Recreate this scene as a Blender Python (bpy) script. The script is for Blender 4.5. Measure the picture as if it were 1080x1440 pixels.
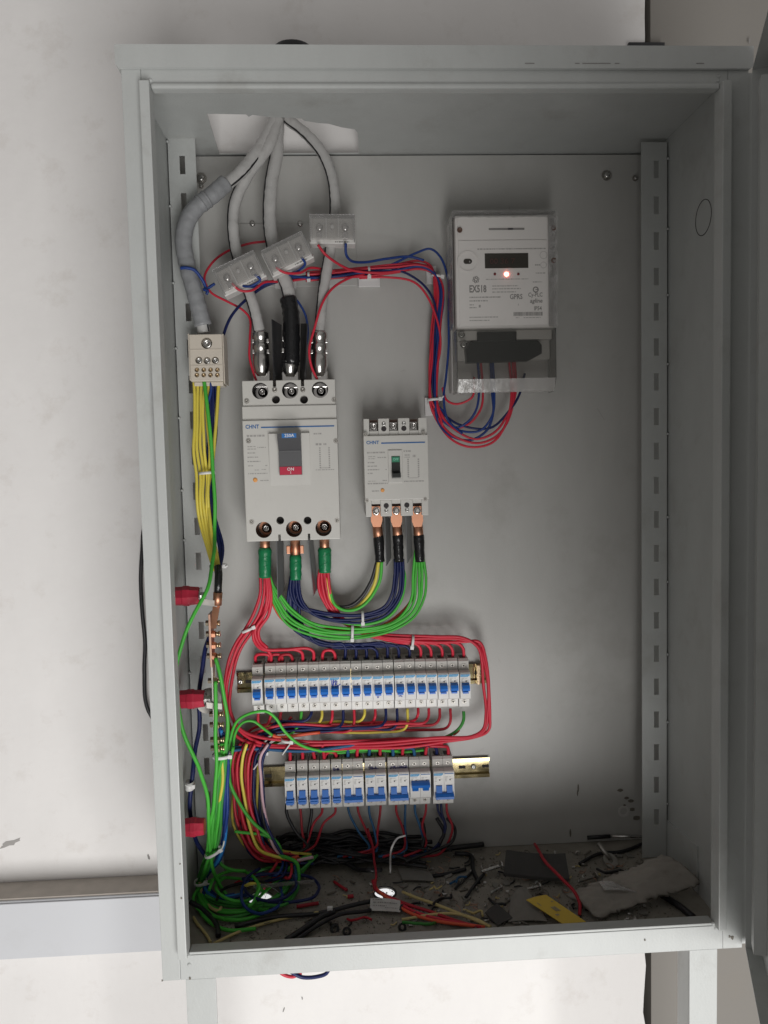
import bpy, bmesh, math, random
from mathutils import Vector, Matrix, Euler

for o in list(bpy.data.objects):
    bpy.data.objects.remove(o)
scene = bpy.context.scene
C = scene.collection
R = math.radians
random.seed(7)

# ------------------------------------------------------------------ camera
CAM_LOC = Vector((0.26168269, -1.01270641, 0.69359864))
CAM_ROT = Euler((1.50254561, 0.02425028, -0.05287239), 'XYZ')
FPX = 1090.0
cam_d = bpy.data.cameras.new('camera')
cam = bpy.data.objects.new('camera', cam_d)
C.objects.link(cam)
cam.location = CAM_LOC
cam.rotation_euler = CAM_ROT
cam_d.sensor_fit = 'VERTICAL'
cam_d.sensor_height = 36.0
cam_d.sensor_width = 27.0
cam_d.lens = 36.0 * FPX / 1440.0
cam_d.clip_start = 0.02
cam_d.clip_end = 60.0
scene.camera = cam

# ------------------------------------------------------------------ light: a dim room, one wide daylight opening low on the right behind the viewer
world = bpy.data.worlds.new('World')
scene.world = world
world.use_nodes = True
wb = world.node_tree.nodes['Background']
wb.inputs[0].default_value = (1.0, 0.968, 0.938, 1)
wb.inputs[1].default_value = 0.255

def area(name, loc, target, sx, sy, power, col):
    d = bpy.data.lights.new(name, 'AREA')
    d.shape = 'RECTANGLE'
    d.size = sx
    d.size_y = sy
    d.energy = power
    d.color = col
    o = bpy.data.objects.new(name, d)
    C.objects.link(o)
    o.location = loc
    o.rotation_euler = (Vector(target) - Vector(loc)).to_track_quat('-Z', 'Y').to_euler()
    return o

area('doorway_light', (0.78, -2.15, -0.85), (0.1, 0.3, 0.3), 1.5, 1.7, 70, (1.0, 0.99, 0.975))

scene.render.engine = 'CYCLES'
scene.view_settings.view_transform = 'Standard'
scene.view_settings.look = 'None'
scene.view_settings.exposure = 0.0
scene.view_settings.gamma = 1.0
scene.view_settings.use_curve_mapping = False
scene.render.resolution_x = 768
scene.render.resolution_y = 1024
scene.cycles.max_bounces = 8
scene.cycles.transparent_max_bounces = 12
scene.cycles.use_denoising = True

# ------------------------------------------------------------------ measured places: pixel of the photograph -> point on a real plane of the cabinet
YP = 0.308            # front of the mounting plate
M3 = CAM_ROT.to_matrix()

def ray(px, py):
    return M3 @ Vector(((px - 540.0) / FPX, -(py - 720.0) / FPX, -1.0))

def P(px, py, h=0.0):
    d = ray(px, py)
    return CAM_LOC + d * ((YP - h - CAM_LOC.y) / d.y)

def F(px, py, z=0.006):
    d = ray(px, py)
    return CAM_LOC + d * ((z - CAM_LOC.z) / d.z)

def RX(px, py, x):
    d = ray(px, py)
    return CAM_LOC + d * ((x - CAM_LOC.x) / d.x)

def S(h):                # metres per pixel at height h above the plate
    return (YP - h - CAM_LOC.y) / FPX

# ------------------------------------------------------------------ materials
MATS = {}

def mat(name, col, rough=0.5, metal=0.0, noise=0.0, nscale=30.0, bump=0.0, bscale=200.0, spec=0.5, emit=None,
        vary=0.0, streak=0.0, dirt=0.0, dscale=6.0, dcol=(0.12, 0.10, 0.08), coat=0.0, sss=0.0):
    m = bpy.data.materials.new(name)
    m.use_nodes = True
    nt = m.node_tree
    b = nt.nodes['Principled BSDF']
    b.inputs['Base Color'].default_value = (*col, 1)
    b.inputs['Roughness'].default_value = rough
    b.inputs['Metallic'].default_value = metal
    b.inputs['Specular IOR Level'].default_value = spec
    if coat:
        b.inputs['Coat Weight'].default_value = coat
        b.inputs['Coat Roughness'].default_value = 0.15
    if emit:
        b.inputs['Emission Color'].default_value = (*emit[0], 1)
        b.inputs['Emission Strength'].default_value = emit[1]
    tc = nt.nodes.new('ShaderNodeTexCoord')
    geo = nt.nodes.new('ShaderNodeNewGeometry')
    last = None
    if noise > 0:
        n = nt.nodes.new('ShaderNodeTexNoise')
        n.inputs['Scale'].default_value = nscale
        n.inputs['Detail'].default_value = 6
        nt.links.new(geo.outputs['Position'], n.inputs['Vector'])
        mx = nt.nodes.new('ShaderNodeMix')
        mx.data_type = 'RGBA'
        mx.inputs['A'].default_value = (*[c * (1 - noise) for c in col], 1)
        mx.inputs['B'].default_value = (*[min(1, c * (1 + noise)) for c in col], 1)
        nt.links.new(n.outputs['Fac'], mx.inputs['Factor'])
        last = mx.outputs['Result']
        rr = nt.nodes.new('ShaderNodeMapRange')
        rr.inputs['To Min'].default_value = max(0.02, rough - 0.12)
        rr.inputs['To Max'].default_value = min(1, rough + 0.12)
        nt.links.new(n.outputs['Fac'], rr.inputs['Value'])
        nt.links.new(rr.outputs['Result'], b.inputs['Roughness'])
    if dirt > 0:
        n = nt.nodes.new('ShaderNodeTexNoise')
        n.inputs['Scale'].default_value = dscale
        n.inputs['Detail'].default_value = 9
        n.inputs['Roughness'].default_value = 0.7
        nt.links.new(geo.outputs['Position'], n.inputs['Vector'])
        cr = nt.nodes.new('ShaderNodeValToRGB')
        cr.color_ramp.elements[0].position = 0.55
        cr.color_ramp.elements[0].color = (0, 0, 0, 1)
        cr.color_ramp.elements[1].position = 0.80
        cr.color_ramp.elements[1].color = (dirt, dirt, dirt, 1)
        nt.links.new(n.outputs['Fac'], cr.inputs['Fac'])
        mx = nt.nodes.new('ShaderNodeMix')
        mx.data_type = 'RGBA'
        if last:
            nt.links.new(last, mx.inputs['A'])
        else:
            mx.inputs['A'].default_value = (*col, 1)
        mx.inputs['B'].default_value = (*dcol, 1)
        nt.links.new(cr.outputs['Color'], mx.inputs['Factor'])
        last = mx.outputs['Result']
    if streak > 0:                              # wiped dust and scuffs running mostly one way
        mp = nt.nodes.new('ShaderNodeMapping')
        mp.inputs['Scale'].default_value = (26, 26, 9)
        mp.inputs['Rotation'].default_value = (0.1, 0.25, 0.1)
        nt.links.new(geo.outputs['Position'], mp.inputs['Vector'])
        n = nt.nodes.new('ShaderNodeTexNoise')
        n.inputs['Scale'].default_value = 1.0
        n.inputs['Detail'].default_value = 8
        n.inputs['Roughness'].default_value = 0.65
        nt.links.new(mp.outputs['Vector'], n.inputs['Vector'])
        mr = nt.nodes.new('ShaderNodeMapRange')
        mr.inputs['From Min'].default_value = 0.3
        mr.inputs['From Max'].default_value = 0.7
        mr.inputs['To Min'].default_value = 1.0 - streak
        mr.inputs['To Max'].default_value = 1.0 + streak
        nt.links.new(n.outputs['Fac'], mr.inputs['Value'])
        vm = nt.nodes.new('ShaderNodeVectorMath')
        vm.operation = 'SCALE'
        nt.links.new(last, vm.inputs[0])
        nt.links.new(mr.outputs['Result'], vm.inputs['Scale'])
        last = vm.outputs['Vector']
    if vary > 0 and last:                       # one piece is never quite the tone of the next
        oi = nt.nodes.new('ShaderNodeObjectInfo')
        mr = nt.nodes.new('ShaderNodeMapRange')
        mr.inputs['To Min'].default_value = 1.0 - vary
        mr.inputs['To Max'].default_value = 1.0 + vary * 0.6
        nt.links.new(oi.outputs['Random'], mr.inputs['Value'])
        vm = nt.nodes.new('ShaderNodeVectorMath')
        vm.operation = 'SCALE'
        nt.links.new(last, vm.inputs[0])
        nt.links.new(mr.outputs['Result'], vm.inputs['Scale'])
        last = vm.outputs['Vector']
    if last:
        nt.links.new(last, b.inputs['Base Color'])
    if bump > 0:
        n = nt.nodes.new('ShaderNodeTexNoise')
        n.inputs['Scale'].default_value = bscale
        n.inputs['Detail'].default_value = 3
        nt.links.new(geo.outputs['Position'], n.inputs['Vector'])
        bp = nt.nodes.new('ShaderNodeBump')
        bp.inputs['Strength'].default_value = bump
        bp.inputs['Distance'].default_value = 0.001
        nt.links.new(n.outputs['Fac'], bp.inputs['Height'])
        nt.links.new(bp.outputs['Normal'], b.inputs['Normal'])
    MATS[name] = m
    return m

def clear_mat(name, tint, gloss, body, rough=0.12, wrinkle=0.25):
    m = bpy.data.materials.new(name)
    m.use_nodes = True
    nt = m.node_tree
    out = nt.nodes['Material Output']
    nt.nodes.remove(nt.nodes['Principled BSDF'])
    tr = nt.nodes.new('ShaderNodeBsdfTransparent')
    tr.inputs[0].default_value = (*tint, 1)
    gl = nt.nodes.new('ShaderNodeBsdfGlossy')
    gl.inputs['Roughness'].default_value = rough
    gl.inputs['Color'].default_value = (0.9, 0.9, 0.9, 1)
    df = nt.nodes.new('ShaderNodeBsdfDiffuse')
    df.inputs['Color'].default_value = (0.62, 0.60, 0.58, 1)
    a = nt.nodes.new('ShaderNodeMixShader')
    a.inputs[0].default_value = body
    nt.links.new(tr.outputs[0], a.inputs[1])
    nt.links.new(df.outputs[0], a.inputs[2])
    fr = nt.nodes.new('ShaderNodeLayerWeight')
    fr.inputs['Blend'].default_value = 0.25
    mr = nt.nodes.new('ShaderNodeMapRange')
    mr.inputs['To Min'].default_value = gloss
    mr.inputs['To Max'].default_value = 0.75
    nt.links.new(fr.outputs['Fresnel'], mr.inputs['Value'])
    b = nt.nodes.new('ShaderNodeMixShader')
    nt.links.new(mr.outputs['Result'], b.inputs[0])
    nt.links.new(a.outputs[0], b.inputs[1])
    nt.links.new(gl.outputs[0], b.inputs[2])
    nt.links.new(b.outputs[0], out.inputs['Surface'])
    tn = nt.nodes.new('ShaderNodeTexNoise')       # crumpled or moulded surface
    tn.inputs['Scale'].default_value = 55
    tn.inputs['Detail'].default_value = 3
    gp = nt.nodes.new('ShaderNodeNewGeometry')
    nt.links.new(gp.outputs['Position'], tn.inputs['Vector'])
    bp = nt.nodes.new('ShaderNodeBump')
    bp.inputs['Strength'].default_value = wrinkle
    bp.inputs['Distance'].default_value = 0.004
    nt.links.new(tn.outputs['Fac'], bp.inputs['Height'])
    nt.links.new(bp.outputs['Normal'], gl.inputs['Normal'])
    nt.links.new(bp.outputs['Normal'], df.inputs['Normal'])
    MATS[name] = m
    return m

mat('paint', (0.466, 0.479, 0.468), 0.40, noise=0.07, nscale=9, bump=0.22, bscale=330, dirt=0.42, dscale=11, dcol=(0.24, 0.22, 0.19), streak=0.035)
mat('paint_plate', (0.468, 0.462, 0.442), 0.36, noise=0.07, nscale=6, bump=0.16, bscale=380, dirt=0.38, dscale=8, dcol=(0.27, 0.25, 0.22), streak=0.03)
mat('paint_floor', (0.26, 0.24, 0.205), 0.7, noise=0.35, nscale=40, bump=0.4, bscale=300, dirt=0.8, dscale=30, dcol=(0.10, 0.09, 0.075))
mat('wall_white', (0.80, 0.780, 0.765), 0.7, noise=0.05, nscale=7, bump=0.8, bscale=50, dirt=0.42, dscale=12, dcol=(0.48, 0.42, 0.36), streak=0.012)
mat('wall_grey_shade', (0.235, 0.22, 0.20), 0.8, noise=0.06, nscale=5, bump=0.3, bscale=60, dirt=0.4, dscale=4, dcol=(0.25, 0.22, 0.18))  # grey of the side panel, darkened further for the open door's shade
mat('trunking', (0.64, 0.65, 0.675), 0.4, noise=0.02, nscale=4, dirt=0.15, dscale=9, dcol=(0.35, 0.33, 0.3))
mat('dust', (0.42, 0.38, 0.34), 0.9, noise=0.2, nscale=40, bump=0.3, bscale=150)
mat('black_gap', (0.02, 0.02, 0.02), 0.9)
mat('abs', (0.60, 0.585, 0.55), 0.42, noise=0.02, nscale=30, bump=0.06, bscale=900, dirt=0.10, dscale=25)
mat('abs_white', (0.70, 0.685, 0.66), 0.38, noise=0.04, nscale=60, dirt=0.30, dscale=55, vary=0.07)
mat('abs_grey', (0.46, 0.44, 0.41), 0.5, noise=0.04, nscale=40, dirt=0.25, dscale=40)
mat('meter_white', (0.72, 0.69, 0.665), 0.4, noise=0.02, nscale=20, dirt=0.1, dscale=20)
mat('meter_side', (0.58, 0.56, 0.54), 0.35)
mat('beige', (0.62, 0.56, 0.48), 0.35, noise=0.04, nscale=60, dirt=0.2, dscale=60)
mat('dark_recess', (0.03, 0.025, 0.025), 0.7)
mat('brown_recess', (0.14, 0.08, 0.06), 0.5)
mat('steel', (0.62, 0.61, 0.59), 0.28, 1.0, noise=0.15, nscale=120)
mat('steel_dull', (0.42, 0.40, 0.37), 0.45, 1.0, noise=0.2, nscale=120)
mat('copper', (0.66, 0.33, 0.21), 0.46, 1.0, noise=0.15, nscale=90, dirt=0.3, dscale=80, dcol=(0.35, 0.16, 0.09))
mat('copper_dull', (0.46, 0.29, 0.22), 0.5, 1.0, noise=0.2, nscale=90, dirt=0.4, dscale=70, dcol=(0.2, 0.12, 0.09))
mat('tin', (0.70, 0.68, 0.66), 0.22, 1.0, noise=0.1, nscale=100)
mat('zinc_yellow', (0.46, 0.38, 0.21), 0.10, 1.0, noise=0.18, nscale=45)
mat('rail_dark', (0.20, 0.17, 0.13), 0.4, 1.0, noise=0.2, nscale=60)
mat('brass', (0.66, 0.52, 0.34), 0.3, 1.0, noise=0.15, nscale=120)
mat('handle_grey', (0.085, 0.085, 0.09), 0.42, bump=0.05, bscale=900)
mat('blue_toggle', (0.012, 0.15, 0.56), 0.35, noise=0.06, nscale=60)
mat('blue_print', (0.03, 0.13, 0.35), 0.5)
mat('blue_logo', (0.05, 0.29, 0.56), 0.5)
mat('logo_text', (0.20, 0.46, 0.66), 0.5)
mat('blue_label', (0.03, 0.18, 0.50), 0.4)
mat('red_label', (0.52, 0.02, 0.06), 0.4)
mat('white_print', (0.8, 0.8, 0.8), 0.5)
mat('ink', (0.06, 0.055, 0.06), 0.6)
mat('ink_grey', (0.24, 0.23, 0.22), 0.6)
mat('ink_soft', (0.36, 0.345, 0.33), 0.6)
mat('ink_violet', (0.03, 0.025, 0.16), 0.5)
mat('ink_blue', (0.02, 0.05, 0.40), 0.5)
mat('orange', (0.80, 0.36, 0.10), 0.45)
mat('lcd', (0.045, 0.040, 0.034), 0.15)
mat('lcd_digit', (0.065, 0.028, 0.024), 0.4)
mat('led_dark', (0.16, 0.015, 0.02), 0.2)
mat('led_lit', (1.0, 0.25, 0.2), 0.2, emit=((1.0, 0.20, 0.15), 14.0))
mat('green_off', (0.03, 0.22, 0.12), 0.4)
mat('green_print', (0.25, 0.68, 0.50), 0.4)
mat('toggle_black', (0.02, 0.022, 0.02), 0.3)
mat('tape_green', (0.012, 0.20, 0.075), 0.30, noise=0.25, nscale=90, bump=0.9, bscale=160)
mat('tape_black', (0.012, 0.012, 0.013), 0.22, noise=0.3, nscale=90, bump=1.0, bscale=170)
mat('tape_grey', (0.27, 0.275, 0.285), 0.42, noise=0.2, nscale=70, bump=1.0, bscale=130)
mat('cable_grey', (0.47, 0.462, 0.45), 0.30, noise=0.12, nscale=50, bump=0.9, bscale=70, dirt=0.35, dscale=40)
mat('w_red', (0.60, 0.028, 0.055), 0.42, noise=0.08, nscale=40, spec=0.35, vary=0.14, dirt=0.25, dscale=70, dcol=(0.20, 0.17, 0.14))
mat('w_red_dark', (0.40, 0.02, 0.035), 0.42, noise=0.1, nscale=40, spec=0.3, vary=0.14, dirt=0.25, dscale=70, dcol=(0.20, 0.17, 0.14))
mat('w_orange', (0.70, 0.10, 0.045), 0.42, noise=0.08, nscale=40, spec=0.35, vary=0.14, dirt=0.25, dscale=70, dcol=(0.20, 0.17, 0.14))
mat('w_navy', (0.010, 0.017, 0.088), 0.42, noise=0.1, nscale=40, spec=0.3, vary=0.14, dirt=0.25, dscale=70, dcol=(0.20, 0.17, 0.14))
mat('w_blue', (0.016, 0.045, 0.20), 0.42, noise=0.1, nscale=40, spec=0.3, vary=0.14, dirt=0.25, dscale=70, dcol=(0.20, 0.17, 0.14))
mat('w_teal', (0.025, 0.11, 0.24), 0.42, noise=0.1, nscale=40, spec=0.3, vary=0.14, dirt=0.25, dscale=70, dcol=(0.20, 0.17, 0.14))
mat('w_bright_blue', (0.03, 0.22, 0.55), 0.42, noise=0.08, nscale=40, spec=0.35, vary=0.14, dirt=0.25, dscale=70, dcol=(0.20, 0.17, 0.14))
mat('w_green', (0.075, 0.46, 0.055), 0.42, noise=0.1, nscale=40, spec=0.3, vary=0.14, dirt=0.25, dscale=70, dcol=(0.20, 0.17, 0.14))
mat('w_green_dark', (0.05, 0.26, 0.05), 0.42, noise=0.1, nscale=40, spec=0.3, vary=0.14, dirt=0.25, dscale=70, dcol=(0.20, 0.17, 0.14))
mat('w_yellow', (0.72, 0.60, 0.09), 0.42, noise=0.08, nscale=40, spec=0.35, vary=0.14, dirt=0.25, dscale=70, dcol=(0.20, 0.17, 0.14))
mat('w_tan', (0.55, 0.45, 0.20), 0.4, noise=0.1, nscale=40, spec=0.3, vary=0.14, dirt=0.25, dscale=70, dcol=(0.20, 0.17, 0.14))
mat('w_black', (0.014, 0.014, 0.016), 0.42, noise=0.3, nscale=40)
mat('w_pink', (0.62, 0.40, 0.45), 0.42)
mat('tie_white', (0.72, 0.71, 0.70), 0.4)
mat('barrier', (0.13, 0.135, 0.14), 0.4)
mat('barrier_black', (0.025, 0.025, 0.028), 0.4)
mat('insulator', (0.42, 0.018, 0.045), 0.42, noise=0.25, nscale=70, bump=0.5, bscale=220, dirt=0.35, dscale=60, dcol=(0.25, 0.12, 0.11))
mat('foam', (0.31, 0.285, 0.255), 0.85, noise=0.15, nscale=50, bump=0.7, bscale=220, dirt=0.5, dscale=40)
mat('pad', (0.055, 0.053, 0.05), 0.75, noise=0.3, nscale=60, bump=0.4, bscale=300)
mat('yellow_card', (0.66, 0.46, 0.06), 0.55, noise=0.08, nscale=60, dirt=0.3, dscale=60)
mat('card_white', (0.55, 0.54, 0.52), 0.6, dirt=0.3, dscale=80)
mat('grey_card', (0.20, 0.19, 0.17), 0.8, noise=0.2, nscale=80)
mat('crumb', (0.16, 0.145, 0.12), 0.85, noise=0.4, nscale=90)
clear_mat('clear', (0.86, 0.86, 0.86), 0.08, 0.30)
clear_mat('clear_ct', (0.93, 0.93, 0.93), 0.10, 0.09, 0.2)
clear_mat('film', (0.9, 0.9, 0.9), 0.16, 0.16, 0.12, 1.0)
clear_mat('chamfer_sheen', (0.8, 0.8, 0.79), 0.10, 0.42, 0.2)  # milky body paints in the reflection along the meter cover's lower edge
clear_mat('smoke', (0.82, 0.82, 0.81), 0.02, 0.03, 0.10)

# ------------------------------------------------------------------ mesh builder
class MB:
    def __init__(s):
        s.v = []
        s.f = []
        s.sm = []

    def add(s, vs, fs, smooth=False):
        o = len(s.v)
        s.v += [Vector(v) for v in vs]
        s.f += [tuple(i + o for i in f) for f in fs]
        s.sm += [smooth] * len(fs)
        return s

    def box(s, x0, x1, y0, y1, z0, z1, bev=0.0, rot=None, about=None):
        bm = bmesh.new()
        bmesh.ops.create_cube(bm, size=1.0)
        for v in bm.verts:
            v.co = Vector(((x0 + x1) / 2 + v.co.x * (x1 - x0), (y0 + y1) / 2 + v.co.y * (y1 - y0), (z0 + z1) / 2 + v.co.z * (z1 - z0)))
        if bev > 0:
            bmesh.ops.bevel(bm, geom=bm.edges[:], offset=bev, segments=2, affect='EDGES', profile=0.6)
        if rot is not None:
            a = Vector(about) if about is not None else Vector(((x0 + x1) / 2, (y0 + y1) / 2, (z0 + z1) / 2))
            for v in bm.verts:
                v.co = rot @ (v.co - a) + a
        bm.verts.index_update()
        s.add([v.co.copy() for v in bm.verts], [[v.index for v in f.verts] for f in bm.faces])
        bm.free()
        return s

    def cyl(s, a, b, r0, r1=None, n=16, cap=True, smooth=True):
        a = Vector(a)
        b = Vector(b)
        r1 = r0 if r1 is None else r1
        d = (b - a).normalized()
        u = d.orthogonal().normalized()
        w = d.cross(u)
        vs = []
        for c, r in ((a, r0), (b, r1)):
            for k in range(n):
                t = 2 * math.pi * k / n
                vs.append(c + (u * math.cos(t) + w * math.sin(t)) * r)
        fs = [(k, (k + 1) % n, n + (k + 1) % n, n + k) for k in range(n)]
        s.add(vs, fs, smooth)
        if cap:
            o = len(s.v) - 2 * n
            s.f += [tuple(o + k for k in range(n))[::-1], tuple(o + n + k for k in range(n))]
            s.sm += [False, False]
        return s

    def ring(s, c, ax, r_out, r_in, t, n=20):     # flat washer, axis ax, thickness t
        c = Vector(c)
        d = Vector(ax).normalized()
        u = d.orthogonal().normalized()
        w = d.cross(u)
        vs = []
        for off, r in ((0, r_in), (0, r_out), (t, r_out), (t, r_in)):
            for k in range(n):
                a = 2 * math.pi * k / n
                vs.append(c + d * off + (u * math.cos(a) + w * math.sin(a)) * r)
        fs = []
        for q in range(4):
            for k in range(n):
                k2 = (k + 1) % n
                q2 = (q + 1) % 4
                fs.append((q * n + k, q * n + k2, q2 * n + k2, q2 * n + k))
        return s.add(vs, fs)

    def lathe(s, c, ax, prof, n=20, smooth=True):  # prof: list of (distance along ax, radius)
        c = Vector(c)
        d = Vector(ax).normalized()
        u = d.orthogonal().normalized()
        w = d.cross(u)
        vs = []
        for off, r in prof:
            for k in range(n):
                a = 2 * math.pi * k / n
                vs.append(c + d * off + (u * math.cos(a) + w * math.sin(a)) * max(r, 1e-5))
        fs = []
        for q in range(len(prof) - 1):
            for k in range(n):
                k2 = (k + 1) % n
                fs.append((q * n + k, q * n + k2, (q + 1) * n + k2, (q + 1) * n + k))
        s.add(vs, fs, smooth)
        o = len(s.v) - len(vs)
        s.f += [tuple(o + k for k in range(n))[::-1], tuple(o + (len(prof) - 1) * n + k for k in range(n))]
        s.sm += [False, False]
        return s

    def prism(s, poly, axis, a, b):     # polygon in the two other axes, extruded along axis from a to b
        n = len(poly)
        def mk(p, t):
            if axis == 0:
                return Vector((t, p[0], p[1]))
            if axis == 1:
                return Vector((p[0], t, p[1]))
            return Vector((p[0], p[1], t))
        vs = [mk(p, a) for p in poly] + [mk(p, b) for p in poly]
        fs = [tuple(range(n))[::-1], tuple(range(n, 2 * n))] + [(k, (k + 1) % n, n + (k + 1) % n, n + k) for k in range(n)]
        return s.add(vs, fs)

    def slab(s, corners, t):           # quad corners in 3D given thickness along its normal
        c = [Vector(p) for p in corners]
        nrm = (c[1] - c[0]).cross(c[3] - c[0]).normalized() * t
        return s.add(c + [p + nrm for p in c], [(0, 1, 2, 3), (7, 6, 5, 4), (0, 4, 5, 1), (1, 5, 6, 2), (2, 6, 7, 3), (3, 7, 4, 0)])

    def tube(s, pts, r, n=8, rfun=None, cap=True):
        pts = [Vector(p) for p in pts]
        m = len(pts)
        tan = []
        for i in range(m):
            t = pts[min(i + 1, m - 1)] - pts[max(i - 1, 0)]
            tan.append(t.normalized() if t.length > 1e-9 else Vector((0, 0, 1)))
        u = tan[0].orthogonal().normalized()
        vs = []
        for i in range(m):
            u = (u - tan[i] * u.dot(tan[i]))
            u = u.normalized() if u.length > 1e-6 else tan[i].orthogonal().normalized()
            w = tan[i].cross(u)
            rr = r * (rfun(i / max(1, m - 1)) if rfun else 1.0)
            for k in range(n):
                a = 2 * math.pi * k / n
                vs.append(pts[i] + (u * math.cos(a) + w * math.sin(a)) * rr)
        fs = []
        for i in range(m - 1):
            for k in range(n):
                k2 = (k + 1) % n
                fs.append((i * n + k, i * n + k2, (i + 1) * n + k2, (i + 1) * n + k))
        s.add(vs, fs, True)
        if cap:
            o = len(s.v) - len(vs)
            s.f += [tuple(o + k for k in range(n))[::-1], tuple(o + (m - 1) * n + k for k in range(n))]
            s.sm += [False, False]
        return s

    def mesh(s, name, material, off=None):
        me = bpy.data.meshes.new(name)
        vs = s.v if off is None else [v - off for v in s.v]
        me.from_pydata([tuple(v) for v in vs], [], s.f)
        me.polygons.foreach_set('use_smooth', s.sm)
        me.update()
        bm = bmesh.new()
        bm.from_mesh(me)
        bmesh.ops.recalc_face_normals(bm, faces=bm.faces)
        bm.to_mesh(me)
        bm.free()
        me.materials.append(MATS[material])
        return me

def link(name, me, parent=None):
    o = bpy.data.objects.new(name, me)
    C.objects.link(o)
    if parent is not None:
        o.parent = parent
    return o

def tag(o, label=None, cat=None, group=None, kind=None):
    if label:
        o['label'] = label
    if cat:
        o['category'] = cat
    if group:
        o['group'] = group
    if kind:
        o['kind'] = kind
    return o

def thing(name, label, cat, loc=(0, 0, 0), group=None, rot=(0, 0, 0)):
    o = bpy.data.objects.new(name, None)
    o.empty_display_size = 0.02
    C.objects.link(o)
    o.location = loc
    o.rotation_euler = rot
    return tag(o, label, cat, group)

def solo(name, mb, material, label, cat, group=None, origin=None):    # a thing that is one mesh; vertices in world space
    if origin is None:
        n = len(mb.v)
        c = sum(mb.v, Vector()) / n
        origin = Vector((c.x, c.y, min(v.z for v in mb.v)))
    o = link(name, mb.mesh(name, material, origin))
    o.location = origin
    return tag(o, label, cat, group)

def wpart(root, name, mb, material, parent=None):                   # part with vertices given in world space, root only translated
    return link(name, mb.mesh(name, material, Vector(root.location)), parent or root)

def lpart(root, name, mb, material, parent=None):                   # part with vertices given in the root's own space
    return link(name, mb.mesh(name, material), parent or root)

def cut(me, cutter_mb):                                             # boolean-cut a mesh (holes, recesses)
    mc = bpy.data.meshes.new('cutter')
    mc.from_pydata([tuple(v) for v in cutter_mb.v], [], cutter_mb.f)
    bm = bmesh.new()
    bm.from_mesh(mc)
    bmesh.ops.recalc_face_normals(bm, faces=bm.faces)
    bm.to_mesh(mc)
    bm.free()
    a = bpy.data.objects.new('a', me)
    b = bpy.data.objects.new('b', mc)
    C.objects.link(a)
    C.objects.link(b)
    md = a.modifiers.new('cut', 'BOOLEAN')
    md.operation = 'DIFFERENCE'
    md.solver = 'EXACT'
    md.object = b
    bpy.context.view_layer.update()
    dg = bpy.context.evaluated_depsgraph_get()
    res = bpy.data.meshes.new_from_object(a.evaluated_get(dg))
    mats = list(me.materials)
    res.materials.clear()
    for q in mats:
        res.materials.append(q)
    res.polygons.foreach_set('material_index', [0] * len(res.polygons))
    bpy.data.objects.remove(a)
    bpy.data.objects.remove(b)
    bpy.data.meshes.remove(mc)
    return res

def text_mb(s, size, x, z, y, align='CENTER', sx=1.0, shear=0.0, bold=0.018):    # lettering in the XZ plane facing -Y, sitting at depth y
    cu = bpy.data.curves.new('txt', 'FONT')
    cu.body = s
    cu.size = size
    cu.align_x = align
    cu.align_y = 'CENTER'
    cu.resolution_u = 2
    cu.extrude = 0.0
    cu.offset = size * bold
    cu.shear = shear
    o = bpy.data.objects.new('txt', cu)
    C.objects.link(o)
    bpy.context.view_layer.update()
    me = bpy.data.meshes.new_from_object(o.evaluated_get(bpy.context.evaluated_depsgraph_get()))
    mb = MB()
    mb.add([Vector((x + v.co.x * sx, y, z + v.co.y)) for v in me.vertices], [tuple(p.vertices) for p in me.polygons])
    bpy.data.objects.remove(o)
    bpy.data.curves.remove(cu)
    bpy.data.meshes.remove(me)
    return mb

def merge(*mbs):
    r = MB()
    for m in mbs:
        o = len(r.v)
        r.v += m.v
        r.f += [tuple(i + o for i in f) for f in m.f]
        r.sm += m.sm
    return r

def dashes(mb, x0, x1, z, y, hgt, rnd, fill=0.85):                   # one line of print too small to read: word-length strokes
    x = x0
    while x < x1:
        w = rnd.uniform(0.0012, 0.005)
        xe = min(x1, x + w)
        mb.add([(x, y, z - hgt / 2), (xe, y, z - hgt / 2), (xe, y, z + hgt / 2), (x, y, z + hgt / 2)], [(0, 1, 2, 3)])
        x = xe + rnd.uniform(0.0006, 0.0014)

def strokes(mb, pts, w, y):                                          # handwriting: thin flat pen strokes in XZ
    for a, b in zip(pts[:-1], pts[1:]):
        a = Vector((a[0], 0, a[1]))
        b = Vector((b[0], 0, b[1]))
        d = (b - a)
        if d.length < 1e-6:
            continue
        d.normalize()
        n = Vector((-d.z, 0, d.x)) * w / 2
        q = [a + n, b + n, b - n, a - n]
        mb.add([(p.x, y, p.z) for p in q], [(0, 1, 2, 3)])

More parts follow.
